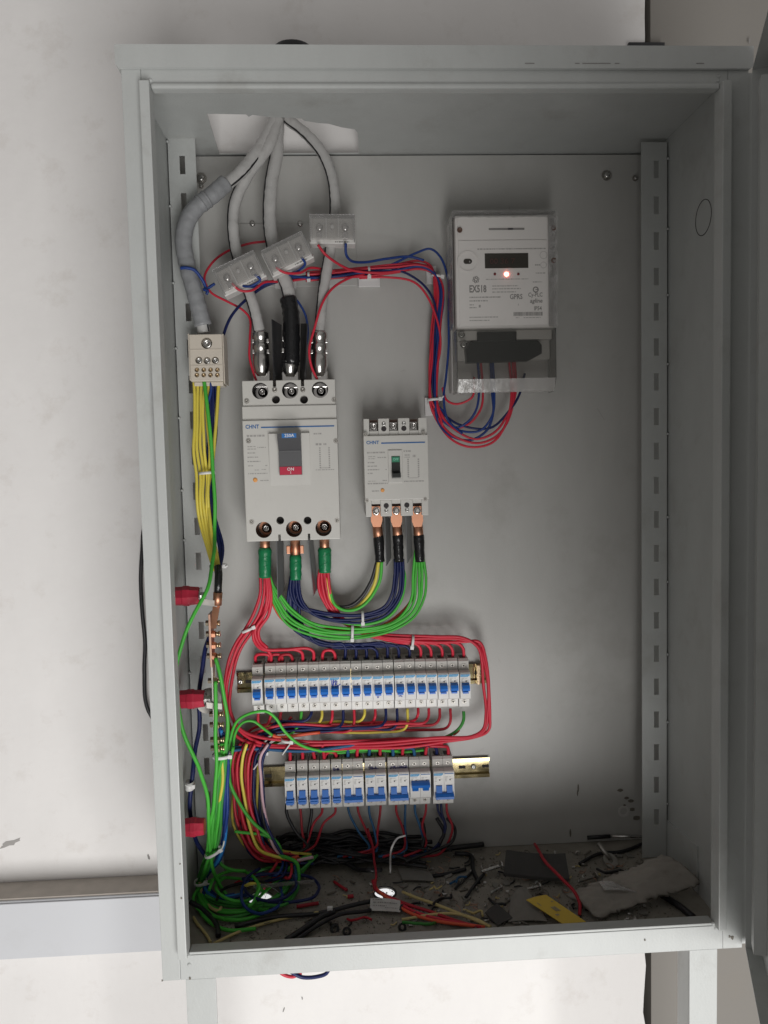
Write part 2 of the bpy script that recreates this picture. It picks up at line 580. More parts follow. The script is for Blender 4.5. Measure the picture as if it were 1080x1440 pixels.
# ------------------------------------------------------------------ wires
def spline(pts, sub=7):
    pts = [Vector(p) for p in pts]
    if len(pts) == 2:
        pts = [pts[0], (pts[0] + pts[1]) / 2, pts[1]]
    q = [pts[0] * 2 - pts[1]] + pts + [pts[-1] * 2 - pts[-2]]
    out = []
    for i in range(1, len(q) - 2):
        p0, p1, p2, p3 = q[i - 1], q[i], q[i + 1], q[i + 2]
        t0 = 0.0
        t1 = t0 + max(1e-5, (p1 - p0).length) ** 0.5
        t2 = t1 + max(1e-5, (p2 - p1).length) ** 0.5
        t3 = t2 + max(1e-5, (p3 - p2).length) ** 0.5
        for k in range(sub):
            t = t1 + (t2 - t1) * k / sub
            a1 = p0 * ((t1 - t) / (t1 - t0)) + p1 * ((t - t0) / (t1 - t0))
            a2 = p1 * ((t2 - t) / (t2 - t1)) + p2 * ((t - t1) / (t2 - t1))
            a3 = p2 * ((t3 - t) / (t3 - t2)) + p3 * ((t - t2) / (t3 - t2))
            b1 = a1 * ((t2 - t) / (t2 - t0)) + a2 * ((t - t0) / (t2 - t0))
            b2 = a2 * ((t3 - t) / (t3 - t1)) + a3 * ((t - t1) / (t3 - t1))
            out.append(b1 * ((t2 - t) / (t2 - t1)) + b2 * ((t - t1) / (t2 - t1)))
    out.append(pts[-1])
    return out

def W3(pts):                                                         # (px, py, h) -> point; Vectors pass through
    out = []
    for p in pts:
        if not isinstance(p, Vector):
            px, py, h = p
            p = P(px, py, h)
            if p.x < 0.008:                     # keep off the side wall
                p = RX(px, py, 0.008)
            if p.z < 0.009:                     # rest on the floor sheet
                p = F(px, py, 0.009)
        out.append(p)
    return out

WR = random.Random(99)

def wire(pts, r, material, label, group=None, name='wire', cat='wire', n=8):
    sp = spline(W3(pts))
    m = len(sp)
    ph = [WR.uniform(0, 6.28) for _ in range(4)]
    amp = min(0.0014, r * 0.55)
    dist = 0.0
    for i in range(m):                          # a drawn wire is never perfectly even
        if i:
            dist += (sp[i] - prev).length
        prev = sp[i].copy()
        e = min(1.0, 4.0 * min(i, m - 1 - i) / m)
        sp[i] = sp[i] + Vector((math.sin(dist * 31 + ph[0]) + 0.5 * math.sin(dist * 73 + ph[1]), 1.2 * math.sin(dist * 27 + ph[2]), math.sin(dist * 35 + ph[3]))) * amp * e
    mb = MB().tube(sp, r, n)
    return solo(name, mb, material, label, cat, group)

def bundle(pts, count, gap, r, material, label, group, jit=1.0, name='wire', cat='wire', hj=0.004, cross=True, spread=None):
    base = W3(pts)
    out = []
    m = len(base)
    for k in range(count):
        o = (k - (count - 1) / 2) * gap
        ph = random.uniform(0, 6.28)
        q = []
        for i, p in enumerate(base):
            t = (base[min(i + 1, m - 1)] - base[max(i - 1, 0)])
            t.y = 0
            t = t.normalized() if t.length > 1e-6 else Vector((0, 0, -1))
            nrm = Vector((-t.z, 0, t.x))
            sp = spread[i] if spread else 1.0
            off = o * sp + random.uniform(-1, 1) * 0.0009 * jit
            yy = -hj * math.sin(ph + i * 0.8) * 0.5 + random.uniform(-1, 1) * 0.0006 * jit
            q.append(p + nrm * off + Vector((0, yy, 0)))
        out.append(wire(q, r, material if isinstance(material, str) else material[k % len(material)], label if isinstance(label, str) else label[k % len(label)], group if isinstance(group, str) or group is None else group[k % len(group)], name, cat))
    return out

def tie(px, py, h, w, hh, label, rot=0.0, tail=None, thick=0.010):            # cable tie: a strap ring round a bundle, a locking head and a tail
    c = P(px, py, h)
    t = thing('cable_tie', label, 'cable tie', c, 'white cable ties', (0, rot, 0))
    mb = MB()
    n = 20
    vs = []
    for zz in (-hh / 2, hh / 2):
        for k in range(n):
            a = 2 * math.pi * k / n
            vs.append((math.cos(a) * w / 2, math.sin(a) * thick, zz))
    for zz in (-hh / 2, hh / 2):
        for k in range(n):
            a = 2 * math.pi * k / n
            vs.append((math.cos(a) * (w / 2 - 0.0012), math.sin(a) * (thick - 0.0012), zz))
    fs = []
    for k in range(n):
        k2 = (k + 1) % n
        fs += [(k, k2, n + k2, n + k), (2 * n + k, 3 * n + k, 3 * n + k2, 2 * n + k2), (k, 2 * n + k, 2 * n + k2, k2), (n + k, n + k2, 3 * n + k2, 3 * n + k)]
    mb.add(vs, fs, True)
    lpart(t, 'strap', mb, 'tie_white')
    lpart(t, 'locking_head', MB().box(w / 2 - 0.004, w / 2 + 0.002, -thick * 0.5 - 0.003, -thick * 0.5 + 0.003, -0.003, 0.003, 0.0006), 'tie_white')
    if tail:
        lpart(t, 'tail', MB().tube(spline([Vector((w / 2 - 0.001, -thick * 0.5, 0)), Vector((w / 2 + tail[0] * 0.5, -thick * 0.5 - 0.004, tail[1] * 0.4)), Vector((w / 2 + tail[0], -thick * 0.5 - 0.004, tail[1]))]), 0.0013, 6), 'tie_white')
    return t

# ================================================================== setting: the wall behind
WY = 0.330
def ragged_wall():
    mb = MB()
    rnd = random.Random(3)
    zs = [-1.6 + i * 0.03 for i in range(143)]
    edge = [0.7935 + (rnd.uniform(-0.003, 0.002) if z < 0.1 else rnd.uniform(-0.0006, 0.0006)) - (0.004 if (z < 0 and rnd.random() < 0.12) else 0) for z in zs]
    n = len(zs)
    vs = [(-2.4, WY, z) for z in zs] + [(edge[i], WY, zs[i]) for i in range(n)] + [(edge[i], WY + 0.1, zs[i]) for i in range(n)]
    fs = []
    for i in range(n - 1):
        fs += [(i, n + i, n + i + 1, i + 1), (n + i, 2 * n + i, 2 * n + i + 1, n + i + 1)]
    mb.add(vs, fs)
    return mb
tag(link('wall', ragged_wall().mesh('wall', 'wall_white')), kind='structure')
tag(link('wall_side_panel', MB().box(0.806, 2.6, WY + 0.006, WY + 0.1, -1.6, 2.6).mesh('wall_side_panel', 'wall_grey_shade')), kind='structure')
tag(link('wall_joint', MB().box(0.78, 0.82, WY + 0.07, WY + 0.075, -1.6, 2.6).mesh('wall_joint', 'black_gap')), kind='structure')

# scuffs on the plaster, each a thin flake of grime with its own outline
def scuff(px, py, w, hgt, seed, ang=0.0):
    rnd = random.Random(seed)
    c = P(px, py, YP - WY + 0.0006)
    n = 14
    poly = []
    for k in range(n):
        a = 2 * math.pi * k / n
        rr = rnd.uniform(0.5, 1.0)
        x, z = math.cos(a) * w * rr, math.sin(a) * hgt * rr
        poly.append((c.x + x * math.cos(ang) - z * math.sin(ang), c.z + x * math.sin(ang) + z * math.cos(ang)))
    return MB().prism(poly, 1, c.y, c.y + 0.0004)

for k, (sx, sy, w, hgt, ang, lab) in enumerate([
        (14, 1186, 0.024, 0.006, 0.35, 'grey scrape on the white wall above the left end of the trunking'),
        (209, 1205, 0.0025, 0.006, 0.2, 'small dark nick in the wall close to the cabinet above the trunking'),
        (425, 1404, 0.0016, 0.0045, 0.0, 'upper dark nick in the white wall below the cabinet'),
        (399, 1420, 0.0016, 0.006, -0.4, 'lower dark nick in the white wall below the cabinet'),
        (1054, 57, 0.0024, 0.006, 0.0, 'dark plug hole in the grey wall above the open door')]):
    solo('wall_mark', scuff(sx, sy, w, hgt, 40 + k, ang), 'ink_grey' if k else 'ink_soft', lab, 'wall mark')

# trunking along the wall
def trunk():
    t = thing('cable_trunking', 'pale blue grey wall trunking with dusty top left of the cabinet', 'trunking', (-0.8, 0.30, -0.13))
    wpart(t, 'channel', MB().box(-2.2, 0.77, 0.272, WY, -0.132, -0.0315, 0.002), 'trunking')
    wpart(t, 'lid', MB().box(-2.2, 0.77, 0.2685, 0.2715, -0.130, -0.034, 0.001), 'trunking')
    wpart(t, 'dust_layer', MB().box(-2.2, 0.765, 0.276, WY - 0.001, -0.0313, -0.0285), 'dust')
trunk()

solo('black_cable', MB().tube(spline([Vector((0.05, 0.324, P(205, 735, 0).z + 0.17)), Vector((0.0, 0.324, P(205, 735, 0).z + 0.10)), P(205, 735, -.012), P(200, 775, 0.006), P(198, 815, 0.008), P(200, 860, 0.01), P(204, 905, 0.008), P(203, 945, 0.006), P(209, 1000, -.010), Vector((-0.03, 0.324, P(209, 1000, 0).z - 0.08)), Vector((0.04, 0.324, P(209, 1000, 0).z - 0.15))]), 0.0035, 8),
     'w_black', 'black cable hanging on the wall along the left side of the cabinet', 'cable')
solo('steel_strip', MB().box(P(887, 62, -.005).x, P(938, 62, -.005).x, 0.322, 0.329, P(900, 66.5, -.018).z, P(900, 61, -.018).z, 0.0006), 'barrier_black', 'black flat steel strip lying above the cabinet hood by the wall joint', 'strip')
solo('grommet', MB().lathe(P(412, 77.5, 0.03), (0, 0, 1), [(0, 0.03), (0.009, 0.03), (0.012, 0.024), (0.013, 0.006)], 24), 'barrier_black', 'black rubber grommet peeking over the cabinet hood', 'grommet')

# ================================================================== the cabinet
CAB = thing('electrical_cabinet', 'open light grey steel electrical cabinet with its door swung right', 'cabinet', (0.4, 0.15, 0.0))
def cp(name, mb, m='paint', parent=None):
    return wpart(CAB, name, mb, m, parent)

cp('side_wall', MB().box(0.0, 0.0015, 0.0122, 0.318, 0.0, 1.1978))
RW = cp('side_wall', MB().box(0.7985, 0.8, 0.0122, 0.318, 0.0, 1.1978))
cp('back_sheet', MB().box(0.0016, 0.7984, 0.3165, 0.318, 0.0022, 1.1975))
PLATE = cp('mounting_plate', MB().box(0.004, 0.796, YP, YP + 0.002, 0.003, 1.1955), 'paint_plate')
# ceiling with a rough cut-out
ceil = MB().box(0.0, 0.8, 0.0122, 0.3179, 1.198, 1.2)
hole = []
for q in ((291, 160), (318, 160.5), (346, 161), (350, 164.5), (355, 161.5), (381, 165), (400, 165), (424, 167), (428, 170), (448, 173), (462, 174), (480, 179), (499, 182), (503, 187)):
    f_ = F(q[0], q[1], 1.198)
    hole.append((f_.x, f_.y))
hole += [(F(505, 216, 1.198).x, 0.3065), (F(308, 216, 1.198).x, 0.3065)]
ceil_me = cut(ceil.mesh('roof_sheet', 'paint', Vector(CAB.location)), MB().prism([(a - CAB.location.x, b - CAB.location.y) for a, b in hole], 2, 1.15, 1.25))
link('roof_sheet', ceil_me, CAB)
# floor with two cable holes
fl = MB().box(0.0016, 0.7984, 0.0155, 0.3164, 0.0, 0.002)
hc = MB()
for (px, py, rr) in ((541, 1256, 0.017), (366, 1264, 0.019)):
    c = F(px, py, 0.002)
    hc.cyl((c.x - CAB.location.x, c.y - CAB.location.y, -0.02), (c.x - CAB.location.x, c.y - CAB.location.y, 0.03), rr, n=24)
for (px, py, rr) in ((541, 1256, 0.017), (366, 1264, 0.019)):
    c = F(px, py, 0.002)
    cp('hole_rim', MB().ring((c.x, c.y, 0.0006), (0, 0, 1), rr + 0.0022, rr - 0.0008, 0.0026, 28), 'pad')
link('floor_sheet', cut(fl.mesh('floor_sheet', 'paint_floor', Vector(CAB.location)), hc), CAB)
# front frame
cp('frame_stile', MB().box(0.0, 0.0238, 0.0, 0.012, 0.0, 1.186, 0.0008))
cp('frame_stile', MB().box(0.7728, 0.8, 0.0, 0.012, 0.0, 1.186, 0.0008))
cp('frame_ridge', MB().box(0.024, 0.0362, -0.012, 0.0125, 0.036, 1.166, 0.0012))
cp('frame_ridge', MB().box(0.7605, 0.7725, -0.012, 0.0125, 0.034, 1.166, 0.0012))
cp('frame_rail', MB().box(0.024, 0.7726, 0.0004, 0.012, 1.1665, 1.1855, 0.0008))
cp('frame_fold', MB().box(0.0365, 0.7602, -0.004, 0.0122, 1.1595, 1.1662, 0.0025))
cp('frame_sill', MB().box(0.024, 0.7726, 0.0004, 0.0152, -0.0002, 0.0338, 0.0008))
cp('sill_fold', MB().box(0.0365, 0.7602, 0.0008, 0.0192, 0.034, 0.0378, 0.0012))
for (px, py) in ((211, 112), (1010, 113), (1011, 107), (265, 1345), (266, 1357), (1007, 1306), (1004, 1300)):
    c = P(px, py, YP + 0.0005)
    cp('weld_bead', MB().lathe(c + Vector((0, 0.003, 0)), (0, -1, 0), [(0, 0.0035), (0.002, 0.003), (0.0036, 0.0012)], 8))
# rust spots / chips, with their own outline
for (px, py, w) in ((267, 1376, 0.002), (1030, 1319, 0.003), (1026, 1317, 0.002), (228, 1379, 0.0015), (255, 1263, 0.0016), (253, 1215, 0.0013), (907, 1322, 0.0015)):
    c = P(px, py, YP + (0.0125 if px in (255, 253) else 0.0006))
    cp('paint_chip', MB().prism([(c.x + w * math.cos(a) * (0.7 + 0.3 * math.sin(a * 3 + px)), c.z + w * math.sin(a)) for a in [k * 0.7854 for k in range(8)]], 1, c.y, c.y + 0.0005), 'crumb')
# hood
hood = MB()
hood.prism([(-0.0055, 1.2115), (0.8035, 1.2115), (0.8035, 1.1865), (0.7995, 1.1835), (-0.001, 1.1835), (-0.0055, 1.1885)], 1, -0.0055, -0.0012)
cp('hood_lip', hood)
cp('hood_side', MB().box(-0.0055, -0.0012, -0.001, 0.322, 1.188, 1.2112))
cp('hood_side', MB().box(0.8005, 0.8035, -0.001, 0.322, 1.188, 1.2112))
cp('hood_top', MB().box(-0.0053, 0.8033, -0.001, 0.012, 1.2095, 1.2113))
for px, w in ((745, .012), (812, .006), (830, .02), (850, .016), (868, .006), (985, .01)):
    c = P(px, 89, YP + 0.0061)
    cp('scratch', MB().box(c.x - w / 2, c.x + w / 2, -0.0059, -0.0056, c.z - 0.0004, c.z + 0.0006), 'ink_grey')

# slotted struts
def strut(x0, x1, ztop, zbot, first, slot_w, xs):
    yf = 0.243
    zs = [zbot]
    slots = []
    z = first
    while z > zbot + 0.05:
        slots.append((z - 0.014, z + 0.014))
        z -= 0.0565
    th = 0.0018
    mb = MB()
    xa, xb = xs - slot_w / 2, xs + slot_w / 2
    mb.box(x0, xa, yf, yf + th, zbot, ztop)
    mb.box(xb, x1, yf, yf + th, zbot, ztop)
    prev = ztop
    for (a, b) in slots:
        mb.box(xa, xb, yf, yf + th, b, prev)
        prev = a
    mb.box(xa, xb, yf, yf + th, zbot, prev)
    if x0 < 0.4:
        mb.box(x0, x0 + th, yf + th, YP - 0.0005, zbot, ztop)
    else:
        mb.box(x1 - th, x1, yf + th, YP - 0.0005, zbot, ztop)
    st = cp('slotted_strut', mb)
    return st
a, b = P(233, 300, 0.065), P(274, 192, 0.065)
LX0, LX1 = 0.0035, P(274, 192, 0.065).x
LZT = P(255, 191, 0.065).z
strut(LX0, LX1, LZT, 0.004, P(256, 232, 0.065).z, 0.0085, P(256.5, 232, 0.065).x)
RX0 = P(902, 300, 0.065).x
strut(RX0, 0.7955, P(920, 200, 0.065).z, 0.004, P(922, 238, 0.065).z, 0.0085, P(923, 238, 0.065).x)
# tack welds along the struts and the knock-out ring on the right wall
for py in (223, 322, 415, 512, 610, 727, 818, 920, 1015, 1130):
    c = P(941.5, py, 0.066)
    cp('tack_weld', MB().lathe(Vector((0.7962, 0.2425, c.z)), (0, -1, 0), [(0, 0.0022), (0.002, 0.002), (0.003, 0.0006)], 8))
for py in (199, 290, 398, 490, 588, 690, 760, 850, 947):
    c = P(238, py, 0.066)
    cp('tack_weld', MB().lathe(Vector((0.0036, 0.2425, c.z)), (0, -1, 0), [(0, 0.0024), (0.002, 0.002), (0.003, 0.0006)], 8))
kc = RX(989, 306, 0.7983)
cp('knockout_ring', MB().ring((0.7984, kc.y, kc.z), (-1, 0, 0), 0.0255, 0.0245, 0.0004, 32), 'dark_recess', RW)
cp('gusset', MB().prism([(0.243, 0.004), (0.243, RX(942, 1157, .797).z), (RX(981, 1190, .797).y, RX(981, 1190, .797).z), (RX(981, 1230, .797).y, 0.004)], 0, 0.7962, 0.7984))
# plate hardware
for (px, py, r) in ((853, 247, 0.0085), (893, 251, 0.005), (283, 251, 0.009), (283, 262, 0.004)):
    c = P(px, py, 0.0)
    b = cp('bolt', MB().ring(c, (0, -1, 0), r, r * 0.45, 0.0012), 'steel_dull', PLATE)
    cp('bolt_head', MB().lathe(c + Vector((0, -0.001, 0)), (0, -1, 0), [(0, r * 0.62), (0.003, r * 0.6), (0.0045, r * 0.35)], 12), 'steel', PLATE)
sub = MB().box(P(333, 315, 0).x, P(500, 315, 0).x, YP - 0.0035, YP - 0.0003, P(400, 404, 0).z, P(400, 315, 0).z, 0.001)
sp = cp('small_plate', sub, 'paint_plate')
for px in (355, 422):
    c = P(px, 315, 0.0035)
    cp('screw_head', MB().lathe(c, (0, -1, 0), [(0, 0.0045), (0.0015, 0.0045), (0.003, 0.002)], 12), 'steel', sp)
# residue on the plate low on the right
c = P(877, 1141, 0.0)
cp('residue_ring', MB().ring(c, (0, -1, 0), 0.0105, 0.0065, 0.0008, 14), 'card_white', PLATE)
for k, (px, py, w) in enumerate(((872, 1111, .006), (881, 1122, .005), (887, 1126, .006), (889, 1138, .006), (878, 1132, .003), (895, 1150, .008), (813, 1108, .0015), (812, 1115, .0012), (802, 1171, .0015))):
    c = P(px, py, 0.0)
    hh = w * 0.5 if k < 6 else w * 5
    cp('residue_spot', MB().prism([(c.x + w * math.cos(a) * (0.6 + 0.4 * abs(math.sin(a * 2 + px))), c.z + hh * math.sin(a)) for a in [j * 0.7854 for j in range(8)]], 1, c.y - 0.0012, c.y - 0.0002), 'crumb', PLATE)
# scratches and pencil marks on the plate
rs = random.Random(17)
for k in range(16):
    c = P(rs.choice([rs.uniform(490, 880), rs.uniform(620, 890)]), rs.uniform(240, 1090), 0.0)
    L, a = rs.uniform(.006, .03), rs.uniform(-.6, .6) + (1.57 if k % 3 else 0)
    d = Vector((math.cos(a), 0, math.sin(a))) * L / 2
    n = Vector((-math.sin(a), 0, math.cos(a))) * rs.uniform(.0002, .0005)
    mbs = MB().add([c + d + n + Vector((0, -.0004, 0)), c - d + n + Vector((0, -.0004, 0)), c - d - n + Vector((0, -.0004, 0)), c + d - n + Vector((0, -.0004, 0))], [(0, 1, 2, 3)])
    cp('scratch', mbs, 'ink_soft' if k % 2 else 'abs_grey', PLATE)
# legs
for x0, x1 in ((0.0305, 0.0705), (0.7255, 0.765)):
    cp('leg', merge(MB().box(x0, x1, 0.001, 0.005, -1.3, -0.0005, 0.0006), MB().box(x0, x0 + 0.004, 0.0052, 0.04, -1.3, -0.0005)))
# door, swung out to the right
DTH = R(68)
dd = Vector((-math.cos(DTH), -math.sin(DTH), 0))
dn = Vector((-dd.y, dd.x, 0))        # outward
dn = Vector((math.sin(DTH), -math.cos(DTH), 0))
def door_box(mb, u0, u1, w0, w1, z0, z1):
    o = Vector((0.8012, -0.0065, 0))
    pts = []
    for z in (z0, z1):
        for u, w in ((u0, w0), (u1, w0), (u1, w1), (u0, w1)):
            pts.append(o + dd * u + dn * w + Vector((0, 0, z)))
    mb.add(pts, [(0, 1, 2, 3), (7, 6, 5, 4), (0, 4, 5, 1), (1, 5, 6, 2), (2, 6, 7, 3), (3, 7, 4, 0)])
    return mb
cp('hinge_strip', MB().box(0.8003, 0.832, 0.003, 0.005, 0.004, 1.182))
DOOR = cp('door', door_box(MB(), 0.0, 0.79, 0.020, 0.0215, 0.004, 1.182))
for (u0, u1, z0, z1) in ((0.0, 0.0015, 0.004, 1.182), (0.7885, 0.79, 0.004, 1.182), (0.0016, 0.7884, 0.004, 0.0055), (0.0016, 0.7884, 1.1805, 1.182)):
    cp('door_return', door_box(MB(), u0, u1, 0.0, 0.0199, z0, z1), 'paint', DOOR)
cp('door_stiffener', door_box(MB(), 0.03, 0.055, 0.004, 0.0198, 0.03, 1.15), 'paint', DOOR)

# ================================================================== large moulded-case breaker
def zr(py, h, px=540):
    return P(px, py, h).z
def xr(px, h, py=720):
    return P(px, py, h).x

def screw_mb(c, r, depth=0.003, hexd=True):
    mb = MB().lathe(c, (0, -1, 0), [(0, r), (depth * 0.7, r), (depth, r * 0.8), (depth, r * 0.55), (depth * 0.35, r * 0.5), (depth * 0.35, 0.0)], 14)
    return mb

def big_breaker():
    h = 0.098
    c = P(409, 647, h)
    t = thing('large_breaker', 'large three-pole moulded-case breaker with grey lever switched on', 'circuit breaker', (c.x, YP, c.z - 0.125))
    off = Vector(t.location)
    hw = 0.0735
    z_top, z_bot = c.z + 0.125, c.z - 0.1265
    z570, z590 = zr(570, h, 409), zr(590, h, 409)
    ZT = zr(549, 0.09, 408)
    ZB = zr(744, h, 413)
    XT = [xr(366, .09, 549), xr(408, .09, 549), xr(450, .09, 549)]
    XB = [xr(371, h, 745), xr(413.5, h, 745), xr(455, h, 745)]
    # body pieces with cut recesses
    top = MB().box(c.x - hw + 0.001, c.x + hw - 0.001, YP - 0.091, YP - 0.0002, z570 + 0.0002, z_top, 0.0012)
    ct = MB()
    for x in XT:
        ct.cyl((x, YP - 0.12, ZT), (x, YP - 0.055, ZT), 0.0128, n=28)
    for px in (388, 427.5):
        ct.cyl((xr(px, .09, 562), YP - 0.12, zr(562, .09, px)), (xr(px, .09, 562), YP - 0.05, zr(562, .09, px)), 0.0064, n=20)
        x = xr(px - 2, .09, 540)
        ct.add(*box_raw(x - 0.0026, x + 0.0026, YP - 0.12, YP - 0.03, z_top - 0.010, z_top + 0.01))
    ct.v = [v - off for v in ct.v]
    link('terminal_block', cut(top.mesh('terminal_block', 'abs', off), ct), t)
    wpart(t, 'body', MB().box(c.x - hw, c.x + hw, YP - 0.094, YP - 0.0002, z590 + 0.0002, z570, 0.0012), 'abs')
    low = MB().box(c.x - hw, c.x + hw + 0.0005, YP - h, YP - 0.0002, z_bot, z590, 0.0015)
    cb = MB()
    for x in XB:
        cb.cyl((x, YP - 0.13, ZB), (x, YP - 0.058, ZB), 0.0128, n=28)
    for px in (394, 432.5):
        cb.cyl((xr(px, h, 732), YP - 0.13, zr(732, h, px)), (xr(px, h, 732), YP - 0.05, zr(732, h, px)), 0.0062, n=20)
    for px in (393, 434.5):
        x = xr(px, h, 752)
        cb.add(*box_raw(x - 0.002, x + 0.002, YP - 0.13, YP - 0.03, z_bot - 0.01, z_bot + 0.010))
    cb.v = [v - off for v in cb.v]
    COV = link('front_cover', cut(low.mesh('front_cover', 'abs', off), cb), t)
    # recess linings and terminal bolts
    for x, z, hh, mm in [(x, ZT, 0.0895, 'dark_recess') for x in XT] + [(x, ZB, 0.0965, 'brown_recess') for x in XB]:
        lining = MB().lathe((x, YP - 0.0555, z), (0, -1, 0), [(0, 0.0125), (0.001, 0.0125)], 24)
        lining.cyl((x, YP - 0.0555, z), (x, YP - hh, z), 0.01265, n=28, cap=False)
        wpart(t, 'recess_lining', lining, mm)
        b = MB().ring((x, YP - 0.057, z), (0, -1, 0), 0.0112, 0.005, 0.002)
        tb = wpart(t, 'terminal_washer', b, 'copper' if mm != 'dark_recess' else 'tin')
        wpart(t, 'terminal_bolt', MB().lathe((x + 0.001, YP - 0.059, z), (0, -1, 0), [(0, 0.0075), (0.004, 0.0075), (0.004, 0.0058), (0.012, 0.0055), (0.013, 0.0045), (0.013, 0.003), (0.008, 0.0028), (0.008, 0.0)], 18), 'tin')
    for px in (388, 427.5):
        x, z = xr(px, .09, 562), zr(562, .09, px)
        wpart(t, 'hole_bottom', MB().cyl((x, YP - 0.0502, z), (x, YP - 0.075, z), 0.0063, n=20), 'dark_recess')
        x2, z2 = xr(px - 1.5, .09, 549), zr(548.5, .09, px)
        wpart(t, 'screw', screw_mb((x2, YP - 0.0908, z2), 0.0038), 'steel_dull')
    for px in (394, 432.5):
        x, z = xr(px, h, 732), zr(732, h, px)
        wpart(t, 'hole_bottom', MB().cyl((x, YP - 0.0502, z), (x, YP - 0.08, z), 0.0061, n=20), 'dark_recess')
    for (px, py, hh) in ((347, 564, .091), (470, 562, .091), (349.5, 620, .098), (472.5, 620, .098), (354, 734, .098), (474, 732, .098)):
        x, z = xr(px, hh, py), zr(py, hh, px)
        wpart(t, 'corner_screw', merge(MB().ring((x, YP - hh, z), (0, -1, 0), 0.0042, 0.003, 0.0006, 16), screw_mb((x, YP - hh + 0.0002, z), 0.0024, 0.0014)), 'steel_dull')
    # lever surround and lever
    yF = YP - h
    x0, x1 = xr(379, h, 640), xr(436, h, 640)
    z0, z1 = zr(683, h, 408), zr(607, h, 408)
    wpart(t, 'lever_surround', MB().prism([(yF + 0.001, z1), (yF - 0.006, z1 - 0.003), (yF - 0.0003, z0 + 0.001), (yF + 0.001, z0)], 0, x0, x1), 'abs')
    hx0, hx1 = xr(392, h + .012, 640), xr(424, h + .012, 640)
    zz0, zz1 = zr(668, h + 0.008, 408), zr(609, h + 0.012, 408)
    zm = zr(634, h + .012, 408)
    LV = wpart(t, 'lever', MB().prism([(yF - 0.002, zz1), (yF - 0.030, zz1 - 0.001), (yF - 0.030, zz1 - 0.008), (yF - 0.012, zm), (yF - 0.0105, zz0 + 0.013), (yF - 0.0095, zz0), (yF - 0.002, zz0)], 0, hx0, hx1), 'handle_grey')
    wpart(t, 'lever_rib', MB().box(hx0 + 0.002, hx1 - 0.002, yF - 0.0135, yF - 0.011, zm - 0.001, zm + 0.0012, 0.0005), 'handle_grey', LV)
    zl = zz1 - 0.0045
    wpart(t, 'rating_label', MB().box(hx0 + 0.007, hx1 - 0.006, yF - 0.0306, yF - 0.0301, zl - 0.0034, zl + 0.0034), 'blue_label', LV)
    wpart(t, 'lettering', text_mb('250A', 0.0068, (hx0 + hx1) / 2 + 0.0008, zl, yF - 0.0310), 'white_print', LV)
    zo = zz0 + 0.0068
    wpart(t, 'red_label', MB().box(hx0 + 0.0006, hx1 - 0.0006, yF - 0.0114, yF - 0.0106, zz0 + 0.0005, zz0 + 0.0130), 'red_label', LV)
    wpart(t, 'lettering', merge(text_mb('ON', 0.0068, (hx0 + hx1) / 2, zo + 0.0022, yF - 0.0119), text_mb('I', 0.0052, (hx0 + hx1) / 2, zo - 0.0032, yF - 0.0119)), 'white_print', LV)
    # print
    wpart(t, 'lettering', text_mb('CHNT', 0.0082, xr(345, h, 600), zr(600.3, h, 356), yF - 0.0003, 'LEFT', 0.92, 0, 0.03), 'blue_print')
    zl = zr(600, h, 420)
    wpart(t, 'blue_line', MB().box(xr(367, h, 600), xr(470, h, 600), yF - 0.0004, yF - 0.0001, zl - 0.0010, zl + 0.0010), 'blue_print')
    rnd = random.Random(5)
    fp = MB()
    for (a, b, py, hg) in ((347, 372, 612, .0028), (348, 360, 627, .0011), (348, 360, 630.5, .0011), (362, 374, 628.5, .0012), (348, 360, 636, .0015), (348, 363, 642, .0015), (348, 367, 648, .0015), (349, 357, 654, .0013), (373, 376, 654, .0012), (358, 364, 660, .001), (368, 374, 659.5, .001), (349, 376, 665, .0014), (366, 378, 675, .0012), (441, 452, 611, .0020), (444, 452, 626, .003), (455, 459, 626, .0028), (444, 470, 662, .0011)):
        dashes(fp, xr(a, h, py), xr(b, h, py), zr(py, h, 400), yF - 0.0003, hg, rnd)
    wpart(t, 'fine_print', fp, 'ink_soft')
    dg = MB()
    xa, xb = xr(450, h, 640), xr(463, h, 640)
    for x in (xa, xb):
        for k in range(10):
            z = zr(630, h, 455) - k * 0.0034
            dg.box(x - 0.0011, x + 0.0011, yF - 0.0003, yF - 0.0001, z - 0.0010, z + 0.0010)
    dg.box(xa, xb, yF - 0.0003, yF - 0.0001, zr(658, h, 455) - 0.0003, zr(658, h, 455) + 0.0003)
    wpart(t, 'wiring_diagram', dg, 'ink_soft')
    cx, cz = xr(359, h, 675), zr(675, h, 359)
    wpart(t, 'trip_button', MB().lathe((cx, yF + 0.0002, cz), (0, -1, 0), [(0, 0.0036), (0.0012, 0.0034), (0.0016, 0.002)], 16), 'orange')
    return t

def box_raw(x0, x1, y0, y1, z0, z1):
    vs = [(x, y, z) for z in (z0, z1) for (x, y) in ((x0, y0), (x1, y0), (x1, y1), (x0, y1))]
    return vs, [(0, 1, 2, 3), (7, 6, 5, 4), (0, 4, 5, 1), (1, 5, 6, 2), (2, 6, 7, 3), (3, 7, 4, 0)]

big_breaker()

